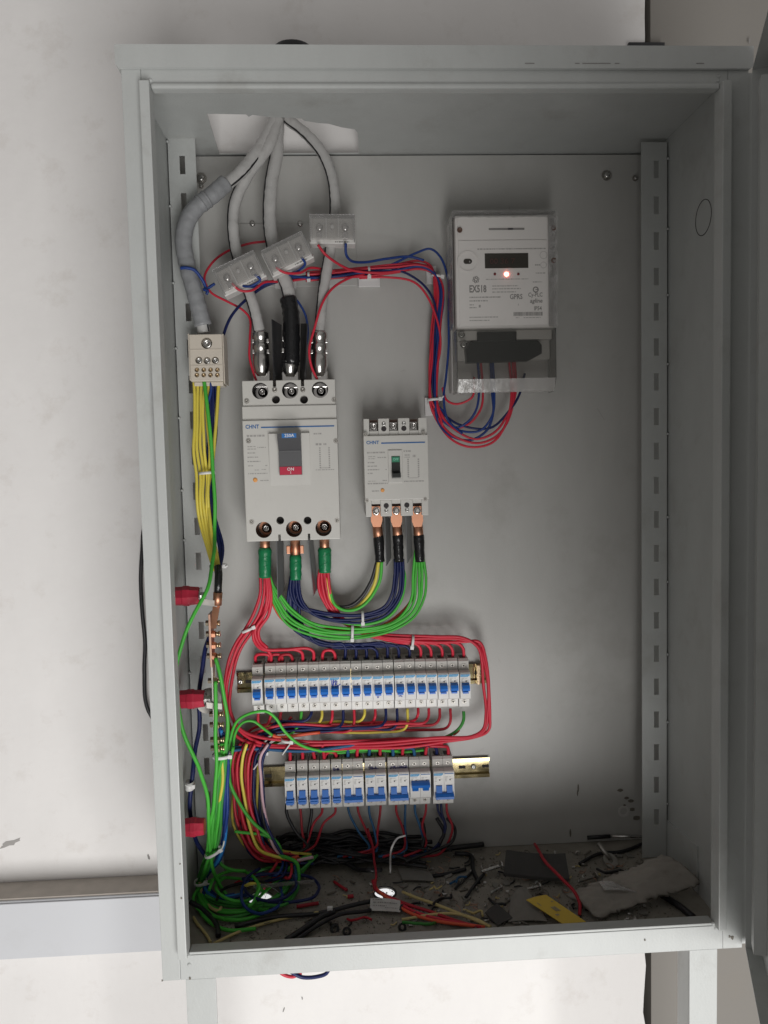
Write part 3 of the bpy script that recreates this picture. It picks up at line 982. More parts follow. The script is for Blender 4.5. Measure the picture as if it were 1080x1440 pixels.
# ================================================================== small moulded-case breaker
def small_breaker():
    h = 0.086
    c = P(557.5, 656, h)
    t = thing('small_breaker', 'smaller three-pole moulded-case breaker with black lever switched off', 'circuit breaker', (c.x, YP, c.z - 0.078))
    hw = 0.0515
    zt, zb = zr(588, h, 553), zr(726, h, 560)
    z612, z702 = zr(612, h, 555), zr(703, h, 558)
    yF = YP - h
    COV = wpart(t, 'front_cover', MB().box(c.x - hw, c.x + hw, yF, YP - 0.0002, z702, z612, 0.0014), 'abs')
    # top comb
    XT = [xr(525.5, .08, 597), xr(553.5, .08, 597), xr(582, .08, 597)]
    XB = [xr(529, .08, 719), xr(557.5, .08, 719), xr(587, .08, 719)]
    hb = 0.081
    for X, za, zc, nm in ((XT, z612 + 0.0002, zt, 't'), (XB, zb, z702 - 0.0002, 'b')):
        w = 0.0072
        zin = za + 0.0085 if nm == 't' else za
        edges = [c.x - hw + 0.001, X[0] - w, X[0] + w, X[1] - w, X[1] + w, X[2] - w, X[2] + w, c.x + hw - 0.001]
        for k in range(0, 8, 2):
            wpart(t, 'terminal_divider', MB().box(edges[k], edges[k + 1], YP - hb, YP - 0.0002, za, zc, 0.0008), 'abs')
        for k in range(3):
            za2, zc2 = (za, za + 0.007) if nm == 't' else (zc - 0.006, zc)
            wpart(t, 'terminal_wall', MB().box(X[k] - w + 0.0002, X[k] + w - 0.0002, YP - hb + 0.0005, YP - 0.0002, za2, zc2), 'abs')
            za3, zc3 = (za + 0.0072, zc - 0.001) if nm == 't' else (za + 0.001, zc - 0.0062)
            wpart(t, 'terminal_floor', MB().box(X[k] - w + 0.0002, X[k] + w - 0.0002, YP - 0.060, YP - 0.0003, za3, zc3), 'brown_recess')
            zz = zr(598, .075, 553) if nm == 't' else zr(718.5, .075, 558)
            if nm == 't':
                wpart(t, 'terminal_clamp', MB().box(X[k] - 0.0062, X[k] + 0.0062, YP - 0.068, YP - 0.0602, zz - 0.0085, zz + 0.005, 0.0006), 'tin')
            wpart(t, 'terminal_bolt', MB().lathe((X[k], YP - (0.068 if nm == 't' else 0.071), zz - 0.001), (0, -1, 0), [(0, 0.0058), (0.003, 0.0058), (0.004, 0.0048), (0.004, 0.0028), (0.0015, 0.0026), (0.0015, 0.0)], 16), 'tin')
        for k in (2, 4):
            xm = (edges[k] + edges[k + 1]) / 2
            zh = zr(603, hb, 540) if nm == 't' else zr(711, hb, 545)
            zs = zr(596, hb, 540) if nm == 't' else zr(718, hb, 545)
            wpart(t, 'fixing_hole', MB().lathe((xm, YP - hb + 0.0003, zh), (0, -1, 0), [(0, 0.0042), (0.0006, 0.0042)], 18), 'dark_recess')
            wpart(t, 'screw', screw_mb((xm, YP - hb + 0.0003, zs), 0.0033, 0.0016), 'steel')
    for (px, py) in ((514, 611), (595.5, 609), (516, 704), (598, 702)):
        x, z = xr(px, h, py), zr(py, h, px)
        wpart(t, 'corner_screw', merge(MB().ring((x, yF, z), (0, -1, 0), 0.0034, 0.0022, 0.0006, 14), screw_mb((x, yF + .0002, z), 0.0018, 0.0012)), 'steel_dull')
    x0, x1 = xr(546, h, 656), xr(566, h, 656)
    z0, z1 = zr(679, h, 556), zr(633, h, 556)
    wpart(t, 'lever_surround', MB().box(x0, x1, yF - 0.0025, yF + 0.001, z0, z1, 0.0008), 'abs')
    x0, x1 = xr(550.5, h, 656), xr(562.5, h, 656)
    z0, z1 = zr(672.5, h, 556), zr(641.5, h, 556)
    LV = wpart(t, 'lever', MB().prism([(yF - 0.001, z1), (yF - 0.0032, z1), (yF - 0.0036, z0 + 0.011), (yF - 0.016, z0 + 0.008), (yF - 0.016, z0 + 0.002), (yF - 0.0032, z0), (yF - 0.001, z0)], 0, x0, x1), 'toggle_black')
    wpart(t, 'green_label', MB().box(x0 + 0.0006, x1 - 0.0006, yF - 0.0038, yF - 0.0034, z1 - 0.0095, z1 - 0.0008), 'green_off', LV)
    wpart(t, 'lettering', text_mb('OFF', 0.0052, (x0 + x1) / 2, z1 - 0.0052, yF - 0.0042), 'green_print', LV)
    wpart(t, 'lettering', text_mb('CHNT', 0.0072, xr(515, h, 622), zr(622.6, h, 522), yF - 0.0003, 'LEFT', 1.0, 0, 0.03), 'blue_print')
    zl = zr(622.6, h, 565)
    wpart(t, 'blue_line', MB().box(xr(536, h, 622), xr(597.5, h, 622), yF - 0.0004, yF - 0.0001, zl - 0.0010, zl + 0.0010), 'blue_print')
    rnd = random.Random(9)
    fp = MB()
    for (a, b, py, hg) in ((516, 541, 636, .0022), (518, 528, 641.5, .001), (518, 528, 644.5, .001), (531, 543, 643, .0014), (517, 527, 650, .0016), (517, 530, 655, .0016), (517, 534, 660, .0016), (542, 544, 660, .0014), (517, 524, 665, .0013), (518, 528, 676, .001), (538, 544, 675.5, .0013), (517, 545, 679.5, .0018), (523, 533, 690, .0016), (567.5, 578, 635, .002), (569, 576, 640.5, .0014), (569, 576, 643.5, .0014), (580.5, 585, 642, .0036), (568, 596, 677.5, .0016)):
        dashes(fp, xr(a, h, py), xr(b, h, py), zr(py, h, 550), yF - 0.0003, hg, rnd)
    wpart(t, 'fine_print', fp, 'ink_soft')
    dg = MB()
    xa, xb = xr(574, h, 655), xr(588.5, h, 655)
    for x in (xa, xb):
        for k in range(9):
            z = zr(646, h, 580) - k * 0.0034
            dg.box(x - 0.0012, x + 0.0012, yF - 0.0003, yF - 0.0001, z - 0.0011, z + 0.0011)
    dg.box(xa, xb, yF - 0.0003, yF - 0.0001, zr(672, h, 580) - 0.0003, zr(672, h, 580) + 0.0003)
    wpart(t, 'wiring_diagram', dg, 'ink_soft')
    cx, cz = xr(538, h, 689), zr(689.5, h, 538)
    wpart(t, 'trip_button', MB().lathe((cx, yF + 0.0002, cz), (0, -1, 0), [(0, 0.0032), (0.0012, 0.003), (0.0016, 0.002)], 16), 'orange')
small_breaker()

# ================================================================== miniature breakers on their rails
PW = 0.0174
PROF = [(-0.004, -0.040), (-0.048, -0.0405), (-0.050, -0.0385), (-0.050, -0.0235), (-0.064, -0.0225), (-0.066, -0.0205), (-0.066, 0.0205), (-0.064, 0.0225), (-0.050, 0.0235), (-0.050, 0.0385), (-0.0475, 0.0405), (-0.004, 0.040)]
def pole_meshes():
    d = {}
    body = MB().prism(PROF, 0, -PW / 2 + 0.00015, PW / 2 - 0.00015)
    d['body'] = body.mesh('body', 'abs_white')
    d['body2'] = merge(MB().prism(PROF, 0, -PW + 0.00015, -0.0002), MB().prism(PROF, 0, 0.0002, PW - 0.00015)).mesh('body', 'abs_white')
    d['upper'] = MB().box(-PW / 2 + 0.0002, PW / 2 - 0.0002, -0.0504, -0.0501, 0.0238, 0.0384).mesh('shoulder_shade', 'abs_grey')  # grey slab painting in the shade on the tilted upper shoulder
    d['roof'] = MB().prism([(-0.006, 0.0403), (-0.0470, 0.0408), (-0.0470, 0.0415), (-0.006, 0.0411)], 0, -PW / 2 + 0.0004, PW / 2 - 0.0004).mesh('top_shade', 'abs_grey')  # same painted shade carried over the top of the white body
    d['entry'] = MB().box(-0.005, 0.005, -0.040, -0.024, 0.0412, 0.0420).mesh('wire_entry', 'dark_recess')
    sc = MB().lathe((0, -0.0502, 0), (0, -1, 0), [(0, 0.0036), (0.0005, 0.0036), (0.0005, 0.0030)], 14)
    d['collar'] = sc.mesh('screw_collar', 'steel_dull')
    d['screw'] = merge(MB().lathe((0, -0.0506, 0), (0, -1, 0), [(0, 0.0029), (0.0004, 0.0029)], 14)).mesh('screw', 'steel_dull')
    d['slot'] = merge(MB().box(-0.0022, 0.0022, -0.0516, -0.0511, -0.0006, 0.0006), MB().box(-0.0006, 0.0006, -0.0516, -0.0511, -0.0022, -0.00065), MB().box(-0.0006, 0.0006, -0.0516, -0.0511, 0.00065, 0.0022)).mesh('screw_slot', 'dark_recess')
    # toggle switched on: wedge pointing up;  off: pointing down
    w = 0.0062
    on = MB().prism([(-0.0655, 0.006), (-0.074, 0.0035), (-0.0765, -0.001), (-0.0745, -0.006), (-0.0655, -0.0085)], 0, -w, w)
    on.box(-w * 0.78, w * 0.78, -0.0700, -0.0655, -0.0115, -0.0086, 0.0004)
    d['on'] = on.mesh('toggle', 'blue_toggle')
    off = MB().prism([(-0.0655, -0.0005), (-0.069, -0.001), (-0.0715, -0.012), (-0.077, -0.0165), (-0.077, -0.0205), (-0.0655, -0.0215)], 0, -w * 0.86, w * 0.86)
    off.box(-w * 1.12, w * 1.12, -0.0755, -0.0656, -0.0200, -0.0130, 0.0006)
    d['off'] = off.mesh('toggle', 'blue_toggle')
    off2 = MB()
    for s in (-1, 1):
        off2.prism([(-0.0655, -0.0005), (-0.069, -0.001), (-0.0715, -0.012), (-0.0655, -0.0125)], 0, s * PW / 2 - w * 0.8, s * PW / 2 + w * 0.8)
    off2.prism([(-0.0655, -0.0127), (-0.0718, -0.0127), (-0.077, -0.0165), (-0.077, -0.0205), (-0.0655, -0.0215)], 0, -PW + 0.0022, PW - 0.0022)
    d['off2'] = off2.mesh('toggle', 'blue_toggle')
    on2 = MB()
    for s in (-1, 1):
        on2.prism([(-0.0655, -0.0010), (-0.0735, -0.0012), (-0.0705, -0.0075), (-0.0655, -0.0085)], 0, s * PW / 2 - w * 0.8, s * PW / 2 + w * 0.8)
    on2.prism([(-0.0655, 0.0085), (-0.072, 0.0075), (-0.077, 0.0045), (-0.076, 0.0), (-0.0655, -0.0008)], 0, -PW + 0.0022, PW - 0.0022)
    d['on2'] = on2.mesh('toggle', 'blue_toggle')
    yN = -0.0662
    d['logo'] = MB().prism([(-PW / 2 + 0.0006, 0.0200), (-PW / 2 + 0.0006, 0.0158), (PW / 2 - 0.0045, 0.0158), (PW / 2 - 0.0012, 0.0182), (PW / 2 - 0.0012, 0.0200)], 1, yN - 0.0002, yN).mesh('logo_band', 'blue_logo')
    d['logotext'] = text_mb('CHNT', 0.0042, -0.0006, 0.0178, yN - 0.0004, 'CENTER', 1.1).mesh('lettering', 'logo_text')
    d['line2'] = MB().box(0.0008, PW - 0.0012, yN - 0.0002, yN, 0.0182, 0.0196).mesh('blue_line', 'blue_print')
    rnd = random.Random(2)
    fp = MB()
    for z, a, b in ((0.0135, -0.0068, 0.0030), (0.0112, -0.0070, -0.0035), (0.0090, -0.0070, -0.0042), (0.0066, -0.0070, -0.0030), (0.0100, 0.002, 0.0065)):
        dashes(fp, a, b, z, yN - 0.0001, 0.0007, rnd)
    d['print'] = fp.mesh('fine_print', 'ink_soft')
    d['dot'] = MB().lathe((0.0014, -0.0660, 0.0085), (0, -1, 0), [(0, 0.0012), (0.0005, 0.0012)], 10).mesh('indicator_dot', 'ink')
    d['doto'] = d['dot'].copy()
    d['window'] = MB().prism([(-0.0076, -0.0118), (0.0076, -0.0118), (0.0076, 0.0072), (-0.0076, 0.0072)], 1, -0.0664, -0.0659).mesh('toggle_window', 'abs_grey')
    return d
PM = pole_meshes()

def pole_parts(root, cx, kind, lower_screw=True):
    def sub(name, key, x=0.0, z=0.0, par=None):
        o = link(name, PM[key], par or root)
        o.location = (x, 0, z)
        return o
    sub('shoulder_shade', 'upper', cx)
    sub('top_shade', 'roof', cx)
    sub('wire_entry', 'entry', cx)
    for z in ((0.031, -0.031) if lower_screw else (0.031,)):
        c = sub('screw_collar', 'collar', cx, z)
        s = sub('screw', 'screw', 0, 0, c)
        sub('screw_slot', 'slot', 0, 0, c).rotation_euler = (0, random.uniform(0, 1.5), 0)
    sub('indicator_dot', 'dot', cx)
    sub('fine_print', 'print', cx)

def breaker1(x, z, on, label, group, roll=0.0):
    t = thing('miniature_breaker', label, 'breaker', (x, YP, z), group, (0, roll, 0))
    link('body', PM['body'], t)
    pole_parts(t, 0.0, on)
    lg = link('logo_band', PM['logo'], t)
    link('lettering', PM['logotext'], lg)
    link('toggle', PM['on' if on else 'off'], t)
    return t

def breaker2(x, z, on, label, group, roll=0.0):
    t = thing('double_pole_breaker', label, 'breaker', (x, YP, z), group, (0, roll, 0))
    link('body', PM['body2'], t)
    for s in (-1, 1):
        pole_parts(t, s * PW / 2, on)
    lg = link('logo_band', PM['logo'], t)
    lg.location = (-PW / 2, 0, 0)
    link('lettering', PM['logotext'], lg)
    link('blue_line', PM['line2'], t)
    link('toggle', PM['on2' if on else 'off2'], t)
    return t

ORD = ['first', 'second', 'third', 'fourth', 'fifth', 'sixth', 'seventh', 'eighth', 'ninth', 'tenth']
ROW1 = [362.2, 380, 395, 410.3, 425.8, 441, 455.6, 470.4, 485.6, 500.8, 515.8, 530.6, 545.4, 561.2, 576, 591, 606, 621.3, 636.3, 652]
R1Y = [944.2, 942.8, 942.2, 941.6, 941.0, 940.6, 940.2, 939.7, 939.6, 939.2, 938.6, 938.3, 937.8, 937.4, 936.8, 936.5, 936.1, 935.8, 935.5, 935.6]
R1 = []
Hs = 0.0505
for i, (px, py) in enumerate(zip(ROW1, R1Y)):
    c = P(px, py, Hs)
    R1.append((c.x, c.z - 0.031))
xm1 = [R1[0][0]]
for i in range(1, 20):                       # never let neighbours overlap
    xm1.append(max(R1[i][0], xm1[-1] + PW + 0.0001))
for i in range(20):
    side = ORD[i] + ' breaker from the left' if i < 10 else ORD[19 - i] + ' breaker from the right'
    if i == 0: side = 'leftmost breaker, set off by a gap,'
    if i == 19: side = 'rightmost breaker, with a green wire below,'
    lab = 'white breaker with blue switch, ' + side + ' in the upper row'
    if i == 7: lab = 'white breaker with blue pen scribble above its switch in the upper row'
    t = breaker1(xm1[i], R1[i][1] + random.uniform(-.0004, .0004), True, lab, 'single-pole breakers in the upper row', R(-0.4) if i == 0 else R(random.uniform(-.25, .25)))
    t.location.y += random.uniform(-.0006, .0004)
    if i == 7:
        mb = MB()
        q = 0.001
        for pts in ([(-6, 17), (-5.5, 10), (-4, 6), (-3, 16)], [(-2, 17), (-2.5, 5)], [(-2.5, 11), (1, 15), (4, 13), (1, 10), (5, 6), (9, 9)], [(1, 15), (0, 4)], [(-4, 4), (3, 6), (6, 4)]):
            strokes(mb, [(a * q, b * q) for a, b in pts], 0.0012, -0.0668)
        lpart(t, 'pen_scribble', mb, 'ink_blue')
    if i in (11, 13):
        mb = MB()
        strokes(mb, [(-0.003, -0.0145), (0.001, -0.014), (0.003, -0.0155)] if i == 13 else [(-0.002, -0.013), (-0.001, -0.016), (0.001, -0.0135)], 0.0012, -0.0668)
        lpart(t, 'pen_mark', mb, 'ink_blue')

ROW2 = [(408, 1080.7), (425, 1079.6), (441.5, 1079.2), (457, 1078.6), (473, 1077.8)]
ROW2D = [(488.6, 503.3, 1077), (520, 535, 1075.5), (552, 567, 1074.6), (582, 597, 1074), (615, 629.8, 1073)]
R2 = []
for i, (px, py) in enumerate(ROW2):
    c = P(px, py, Hs)
    x, z = c.x, c.z - 0.031
    if R2: x = max(x, R2[-1][0] + PW + 0.0002)
    R2.append((x, z))
    lab = 'single-pole breaker, ' + (ORD[i] + ' from the left' if i else 'leftmost') + ' in the lower row, switched down'
    if i == 4: lab = 'single-pole breaker with violet pen number next to double breakers, lower row'
    t = breaker1(x, z, False, lab, 'single-pole breakers in the lower row')
    if i == 4:
        mb = MB()
        q = 0.001
        for pts in ([(-6, 31), (-3, 31), (-5, 27), (-2, 27)], [(-1, 31), (-1, 27)], [(1, 31), (3, 29), (1, 27), (4, 27), (3, 31), (1, 29)], [(-6, 29), (5, 28)]):
            strokes(mb, [(a * q, (b - 2.5) * q) for a, b in pts], 0.0011, -0.0510)
        lpart(t, 'pen_number', mb, 'ink_violet')
dl = ['double-pole breaker beside the single ones in the lower row', 'double-pole breaker with short violet pen note, second double in the lower row',
      'double-pole breaker with long violet pen note in the middle of the lower row', 'only double-pole breaker of the lower row with its switch up', 'rightmost double-pole breaker of the lower row beside the bare rail end']
R2D = []
for i, (a, b, py) in enumerate(ROW2D):
    c = (P(a, py, Hs) + P(b, py, Hs)) / 2
    x, z = c.x, c.z - 0.031
    prev = R2D[-1][0] + 2 * PW if R2D else R2[-1][0] + 1.5 * PW
    x = max(x, prev + 0.0002)
    R2D.append((x, z))
    t = breaker2(x, z, i == 3, dl[i], 'double-pole breakers in the lower row')
    q = 0.001
    mb = MB()
    if i == 1:
        for pts in ([(-11, 31), (-8, 31), (-8, 26), (-11, 26)], [(-11, 28.5), (-8, 28.5)], [(-6, 31), (-6, 26), (-3, 27), (-4, 30), (-6, 29)], [(-2, 27), (2, 28), (1, 30), (-1, 28)], [(-12, 29), (0, 27), (6, 26.5)]):
            strokes(mb, [(p * q, (r_ - 2.2) * q) for p, r_ in pts], 0.0011, -0.0510)
    if i == 2:
        for pts in ([(-11, 31), (-13, 26), (-9, 29)], [(-10, 31), (-6, 31), (-8, 26)], [(-5, 31), (-5, 26), (-2, 26)], [(0, 31), (0, 26)], [(3, 26), (3, 31), (5, 28), (7, 31), (7, 26)], [(9, 31), (9, 26), (12, 26), (12, 31), (9, 31)], [(13, 26), (14, 31), (16, 27)], [(-13, 28), (15, 27.5)]):
            strokes(mb, [(p * q, (r_ - 2.6) * q) for p, r_ in pts], 0.0012, -0.0510)
    if mb.v:
        lpart(t, 'pen_note', mb, 'ink_violet')

def din_rail(x0, x1, zc, label, screws, lengthmat):
    t = thing('din_rail', label, 'rail', ((x0 + x1) / 2, YP, zc), 'mounting rails')
    sec = [(-0.0003, -0.0125), (-0.0003, 0.0125), (-0.0062, 0.0125), (-0.0062, 0.0175), (-0.0075, 0.0175), (-0.0075, 0.0115), (-0.0013, 0.0113), (-0.0013, -0.0113), (-0.0075, -0.0115), (-0.0075, -0.0175), (-0.0062, -0.0175), (-0.0062, -0.0125)]
    me = MB().prism([(a + YP, b + zc) for a, b in sec], 0, x0, x1)
    wpart(t, 'rail', me, lengthmat)
    return t
z1 = sum(z for _, z in R1) / 20
rl = din_rail(P(333, 960, 0.007).x, P(684, 950, .007).x, z1 + 0.001, 'yellow zinc mounting rail carrying the upper breaker row', [], 'zinc_yellow')
z2 = sum(z for _, z in R2D) / 5
rl2 = din_rail(P(371, 1090, .007).x, P(688.5, 1080, .007).x, z2 + 0.001, 'yellow zinc mounting rail carrying the lower breaker row', [], 'zinc_yellow')
def rail_extra(root, zc, screws, slots):
    for px, py in screws:
        x = P(px, py, .003).x
        wpart(root, 'screw', MB().lathe((x, YP - 0.0014, zc), (0, -1, 0), [(0, 0.0048), (0.0016, 0.0046), (0.0028, 0.003), (0.0028, 0.0012), (0.001, 0.0)], 16), 'steel')
    for px, py in slots:
        x = P(px, py, .003).x
        wpart(root, 'slot', MB().box(x - 0.006, x + 0.006, YP - 0.0016, YP - 0.0013, zc - 0.0028, zc + 0.0028), 'dark_recess')
rail_extra(rl, z1 + 0.001, [(338, 960)], [(350, 960), (672, 950)])
rail_extra(rl2, z2 + 0.001, [(666, 1079)], [(377, 1092), (650, 1080), (683, 1078)])
wpart(rl, 'end_stop', MB().box(P(670, 950, .01).x, P(675, 950, .01).x, YP - 0.016, YP - 0.0078, z1 - 0.016, z1 + 0.018, 0.0008), 'brass')

# ================================================================== distribution block
def dist_block():
    h = 0.112
    x0, x1 = xr(267, h, 505), xr(313, h, 505)
    z0, z1_ = zr(536, h, 290), zr(470, h, 290)
    t = thing('distribution_block', 'beige distribution block with brass screws on the left strut', 'terminal block', ((x0 + x1) / 2, YP - 0.066, z0))
    yF = YP - h
    cov = MB().box(x0, x1, yF, YP - 0.068, z0, z1_, 0.0012)
    ct = MB()
    def Lc(px, py):
        return xr(px, h, py), zr(py, h, px)
    big = [Lc(290.5, 482.5)]
    mid = [Lc(279.5, 506.5), Lc(291, 507), Lc(302.5, 506.5)]
    small = [Lc(276.8 + 9.6 * k, 520) for k in range(4)] + [Lc(276.8 + 9.6 * k, 527.3) for k in range(4)]
    for (x, z), r in [(b, 0.0085) for b in big] + [(m, 0.0055) for m in mid] + [(s_, 0.0036) for s_ in small]:
        ct.cyl((x, yF - 0.02, z), (x, yF + 0.008, z), r, n=18)
    off = Vector(t.location)
    ct.v = [v - off for v in ct.v]
    link('housing', cut(cov.mesh('housing', 'beige', off), ct), t)
    for (x, z), r in [(b, 0.0075) for b in big] + [(m, 0.0048) for m in mid] + [(s_, 0.0031) for s_ in small]:
        wpart(t, 'brass_screw', MB().lathe((x, yF + 0.0078, z), (0, -1, 0), [(0, r), (0.004, r), (0.0052, r * 0.8), (0.0052, r * 0.4), (0.002, r * 0.35), (0.002, 0)], 16), 'steel' if r > 0.004 else 'brass')
    for py in (491.5, 514):
        z = zr(py, h, 290)
        wpart(t, 'rib', MB().box(x0 + 0.001, x1 - 0.001, yF - 0.0008, yF - 0.0001, z - 0.0004, z + 0.0004), 'beige')
    wpart(t, 'side_rail', MB().box(x0 - 0.0025, x0 - 0.0002, yF + 0.004, YP - 0.068, z0 + 0.002, z1_ + 0.002, 0.0005), 'beige')
    wpart(t, 'side_rail', MB().box(x1 + 0.0002, x1 + 0.0018, yF + 0.004, YP - 0.068, z0 - 0.004, z1_ + 0.001, 0.0005), 'beige')
    wpart(t, 'foot', MB().box(x0 + 0.003, x1 - 0.002, yF + 0.012, YP - 0.067, z0 - 0.006, z0 - 0.0002, 0.0008), 'beige')
dist_block()

# ================================================================== current transformers
def ct_box(px, py, h, ang, label):
    c = P(px, py, h)
    t = thing('current_transformer', label, 'transformer', c, 'current transformers on the incoming cables', (0, ang, 0))
    w, hh, d = 0.036, 0.0205, 0.028
    lpart(t, 'housing', MB().box(-w, w, -d * 0.35, d * 0.62, -hh, hh, 0.0015), 'abs_white')
    lpart(t, 'terminal_bed', MB().box(-w + 0.004, w - 0.004, -d * 0.55, -d * 0.352, -hh + 0.006, hh - 0.004, 0.001), 'abs_grey')
    for x in (-0.020, 0.020):
        s_ = lpart(t, 'terminal_screw', MB().lathe((x, -d * 0.552, 0.002), (0, -1, 0), [(0, 0.0058), (0.003, 0.0055), (0.0045, 0.0035), (0.0045, 0.001)], 14), 'tin')
        lpart(t, 'terminal_tab', MB().box(x - 0.0045, x + 0.0045, -d * 0.62, -d * 0.555, -0.014, -0.005, 0.0004), 'tin')
    lpart(t, 'post', MB().lathe((0, -d * 0.552, 0.003), (0, -1, 0), [(0, 0.003), (0.006, 0.003), (0.007, 0.0018)], 12), 'abs_white')
    for x in (-0.0095, 0.0095):
        lpart(t, 'barrier_rib', MB().box(x - 0.0008, x + 0.0008, -d * 0.78, -d * 0.552, -hh + 0.007, hh - 0.005), 'abs_white')
    y0 = -d * 0.98
    cov = MB()
    cov.box(-w + 0.001, w - 0.001, y0, y0 + 0.0014, -hh + 0.002, hh - 0.001, 0.0004)
    cov.box(-w + 0.001, -w + 0.0024, y0 + 0.0016, -d * 0.36, -hh + 0.002, hh - 0.001)
    cov.box(w - 0.0024, w - 0.001, y0 + 0.0016, -d * 0.36, -hh + 0.002, hh - 0.001)
    cov.box(-w + 0.0026, w - 0.0026, y0 + 0.0016, -d * 0.36, hh - 0.0024, hh - 0.001)
    lpart(t, 'clear_cover', cov, 'clear_ct')
    rn = random.Random(int(px))
    fp = MB()
    dashes(fp, 0.004, 0.026, -hh + 0.003, -d * 0.352, 0.002, rn)
    lpart(t, 'fine_print', fp, 'ink_grey')
ct_box(338.5, 388, 0.082, R(-25), 'clear-covered current transformer, lowest and leftmost of the three')
ct_box(405, 361.5, 0.078, R(-25), 'tilted clear-covered current transformer in the middle of the three')
ct_box(467.5, 326.5, 0.072, R(1), 'level clear-covered current transformer, highest and rightmost of the three')

# ================================================================== electricity meter
def meter():
    h = 0.078
    xl, xrr = xr(641, h, 420), xr(781, h, 420)
    zt, zm, zb = zr(301, h, 711), zr(462, h, 711), zr(551, h, 711)
    t = thing('electricity_meter', 'white electronic electricity meter with display and lit red lamp', 'meter', ((xl + xrr) / 2, YP, zb))
    yF = YP - h
    BODY = wpart(t, 'case', MB().box(xl, xrr, yF, YP - 0.004, zm, zt, 0.006), 'meter_white')
    wpart(t, 'base', MB().box(xl - 0.003, xrr - 0.002, YP - 0.036, YP - 0.0003, zb + 0.004, zt + 0.002, 0.004), 'meter_side')
    # clear outer cover: front edge rim, left side, top
    cov = MB()
    cov.box(xl - 0.004, xl - 0.0022, yF + 0.010, YP - 0.038, zm + 0.004, zt + 0.001)
    cov.prism([(xl - 0.003, zt + 0.004), (xrr + 0.001, zt + 0.004), (xrr + 0.001, zt + 0.0022), (xl - 0.003, zt + 0.0022)], 1, yF - 0.001, YP - 0.038)
    wpart(t, 'clear_rim', cov, 'clear')
    xs = xr(771, h, 420)
    wpart(t, 'clear_side_strip', MB().box(xs, xrr + 0.001, yF - 0.003, yF - 0.0005, zm + 0.002, zt - 0.003, 0.0008), 'clear')
    # crumpled protective film still clinging to the edges
    def film(corners, nu, nv, amp, seed):
        rf = random.Random(seed)
        q = [Vector(v) for v in corners]
        vs = []
        for j in range(nv + 1):
            for i in range(nu + 1):
                u, v = i / nu, j / nv
                vs.append(q[0].lerp(q[1], u).lerp(q[3].lerp(q[2], u), v) + Vector((rf.uniform(-1, 1) * amp * .6, rf.uniform(-1, 1) * amp, rf.uniform(-1, 1) * amp * .6)))
        fs = [(j * (nu + 1) + i, j * (nu + 1) + i + 1, (j + 1) * (nu + 1) + i + 1, (j + 1) * (nu + 1) + i) for j in range(nv) for i in range(nu)]
        return MB().add(vs, fs, True)
    wpart(t, 'protective_film', film([(xl - 0.0065, YP - 0.045, zm + 0.01), (xl - 0.0045, yF - 0.001, zm + 0.01), (xl - 0.0045, yF - 0.001, zt + 0.004), (xl - 0.0115, YP - 0.045, zt - 0.006)], 4, 22, .0014, 1), 'film')
    wpart(t, 'protective_film', film([(xl - 0.005, yF - 0.0015, zt + 0.006), (xrr + 0.003, yF - 0.0015, zt + 0.007), (xrr + 0.002, yF - 0.003, zt - 0.006), (xl - 0.003, yF - 0.003, zt - 0.006)], 24, 3, .0013, 2), 'film')
    wpart(t, 'protective_film', film([(xrr - 0.011, yF - 0.0045, zm + 0.002), (xrr + 0.003, yF - 0.0045, zm + 0.002), (xrr + 0.004, yF - 0.0045, zt - 0.004), (xrr - 0.011, yF - 0.0045, zt - 0.004)], 4, 24, .0012, 3), 'film')
    # face plate
    fx0, fx1 = xr(645.5, h, 400), xr(769, h, 400)
    ff = yF - 0.0015
    FACE = wpart(t, 'face_plate', MB().box(fx0, fx1, ff, yF - 0.0002, zr(458, h, 705), zr(338, h, 705), 0.0006), 'meter_white')
    wpart(t, 'upper_plate', MB().box(fx0 - 0.001, fx1 + 0.001, ff + 0.0005, yF - 0.0002, zr(337, h, 705), zr(304, h, 705), 0.0005), 'meter_white')
    def X(px, py=400): return xr(px, h, py)
    def Z(py, px=711): return zr(py, h, px)
    wpart(t, 'slot', MB().box(X(687, 322), X(737, 321), ff - 0.0004, ff - 0.0001, Z(322.5) - 0.0014, Z(322.5) + 0.0014), 'ink_grey')
    wpart(t, 'slot_mark', MB().box(X(714, 322), X(721, 321), ff - 0.0007, ff - 0.0005, Z(322.5) - 0.0015, Z(322.5) + 0.0015), 'ink')
    for (px, py) in ((646, 324.5), (777.5, 321.5), (778, 367)):
        wpart(t, 'seal_screw', MB().lathe((X(px, py), yF - 0.0032, Z(py, px)), (0, -1, 0), [(0, 0.0042), (0.001, 0.0042), (0.001, 0.0026), (0.0002, 0.0024), (0.0002, 0)], 14), 'brown_recess')
    # optical port
    oc = (X(657.5, 368), ff - 0.0001, Z(368, 657))
    OP = wpart(t, 'optical_port', MB().ring(oc, (0, -1, 0), 0.0165, 0.0145, 0.0012, 28), 'meter_white')
    wpart(t, 'port_window', merge(MB().lathe((oc[0] - 0.0028, oc[1], oc[2]), (0, -1, 0), [(0, 0.004), (0.0006, 0.004)], 16), MB().lathe((oc[0] + 0.0028, oc[1], oc[2]), (0, -1, 0), [(0, 0.004), (0.0005, 0.004)], 16), MB().box(oc[0] - 0.0028, oc[0] + 0.0028, oc[1] - 0.00055, oc[1], oc[2] - 0.004, oc[2] + 0.004)), 'lcd', OP)
    wpart(t, 'port_eye', MB().lathe((oc[0] + 0.003, oc[1] - 0.0006, oc[2] - 0.0004), (0, -1, 0), [(0, 0.0014), (0.0004, 0.001)], 10), 'steel', OP)
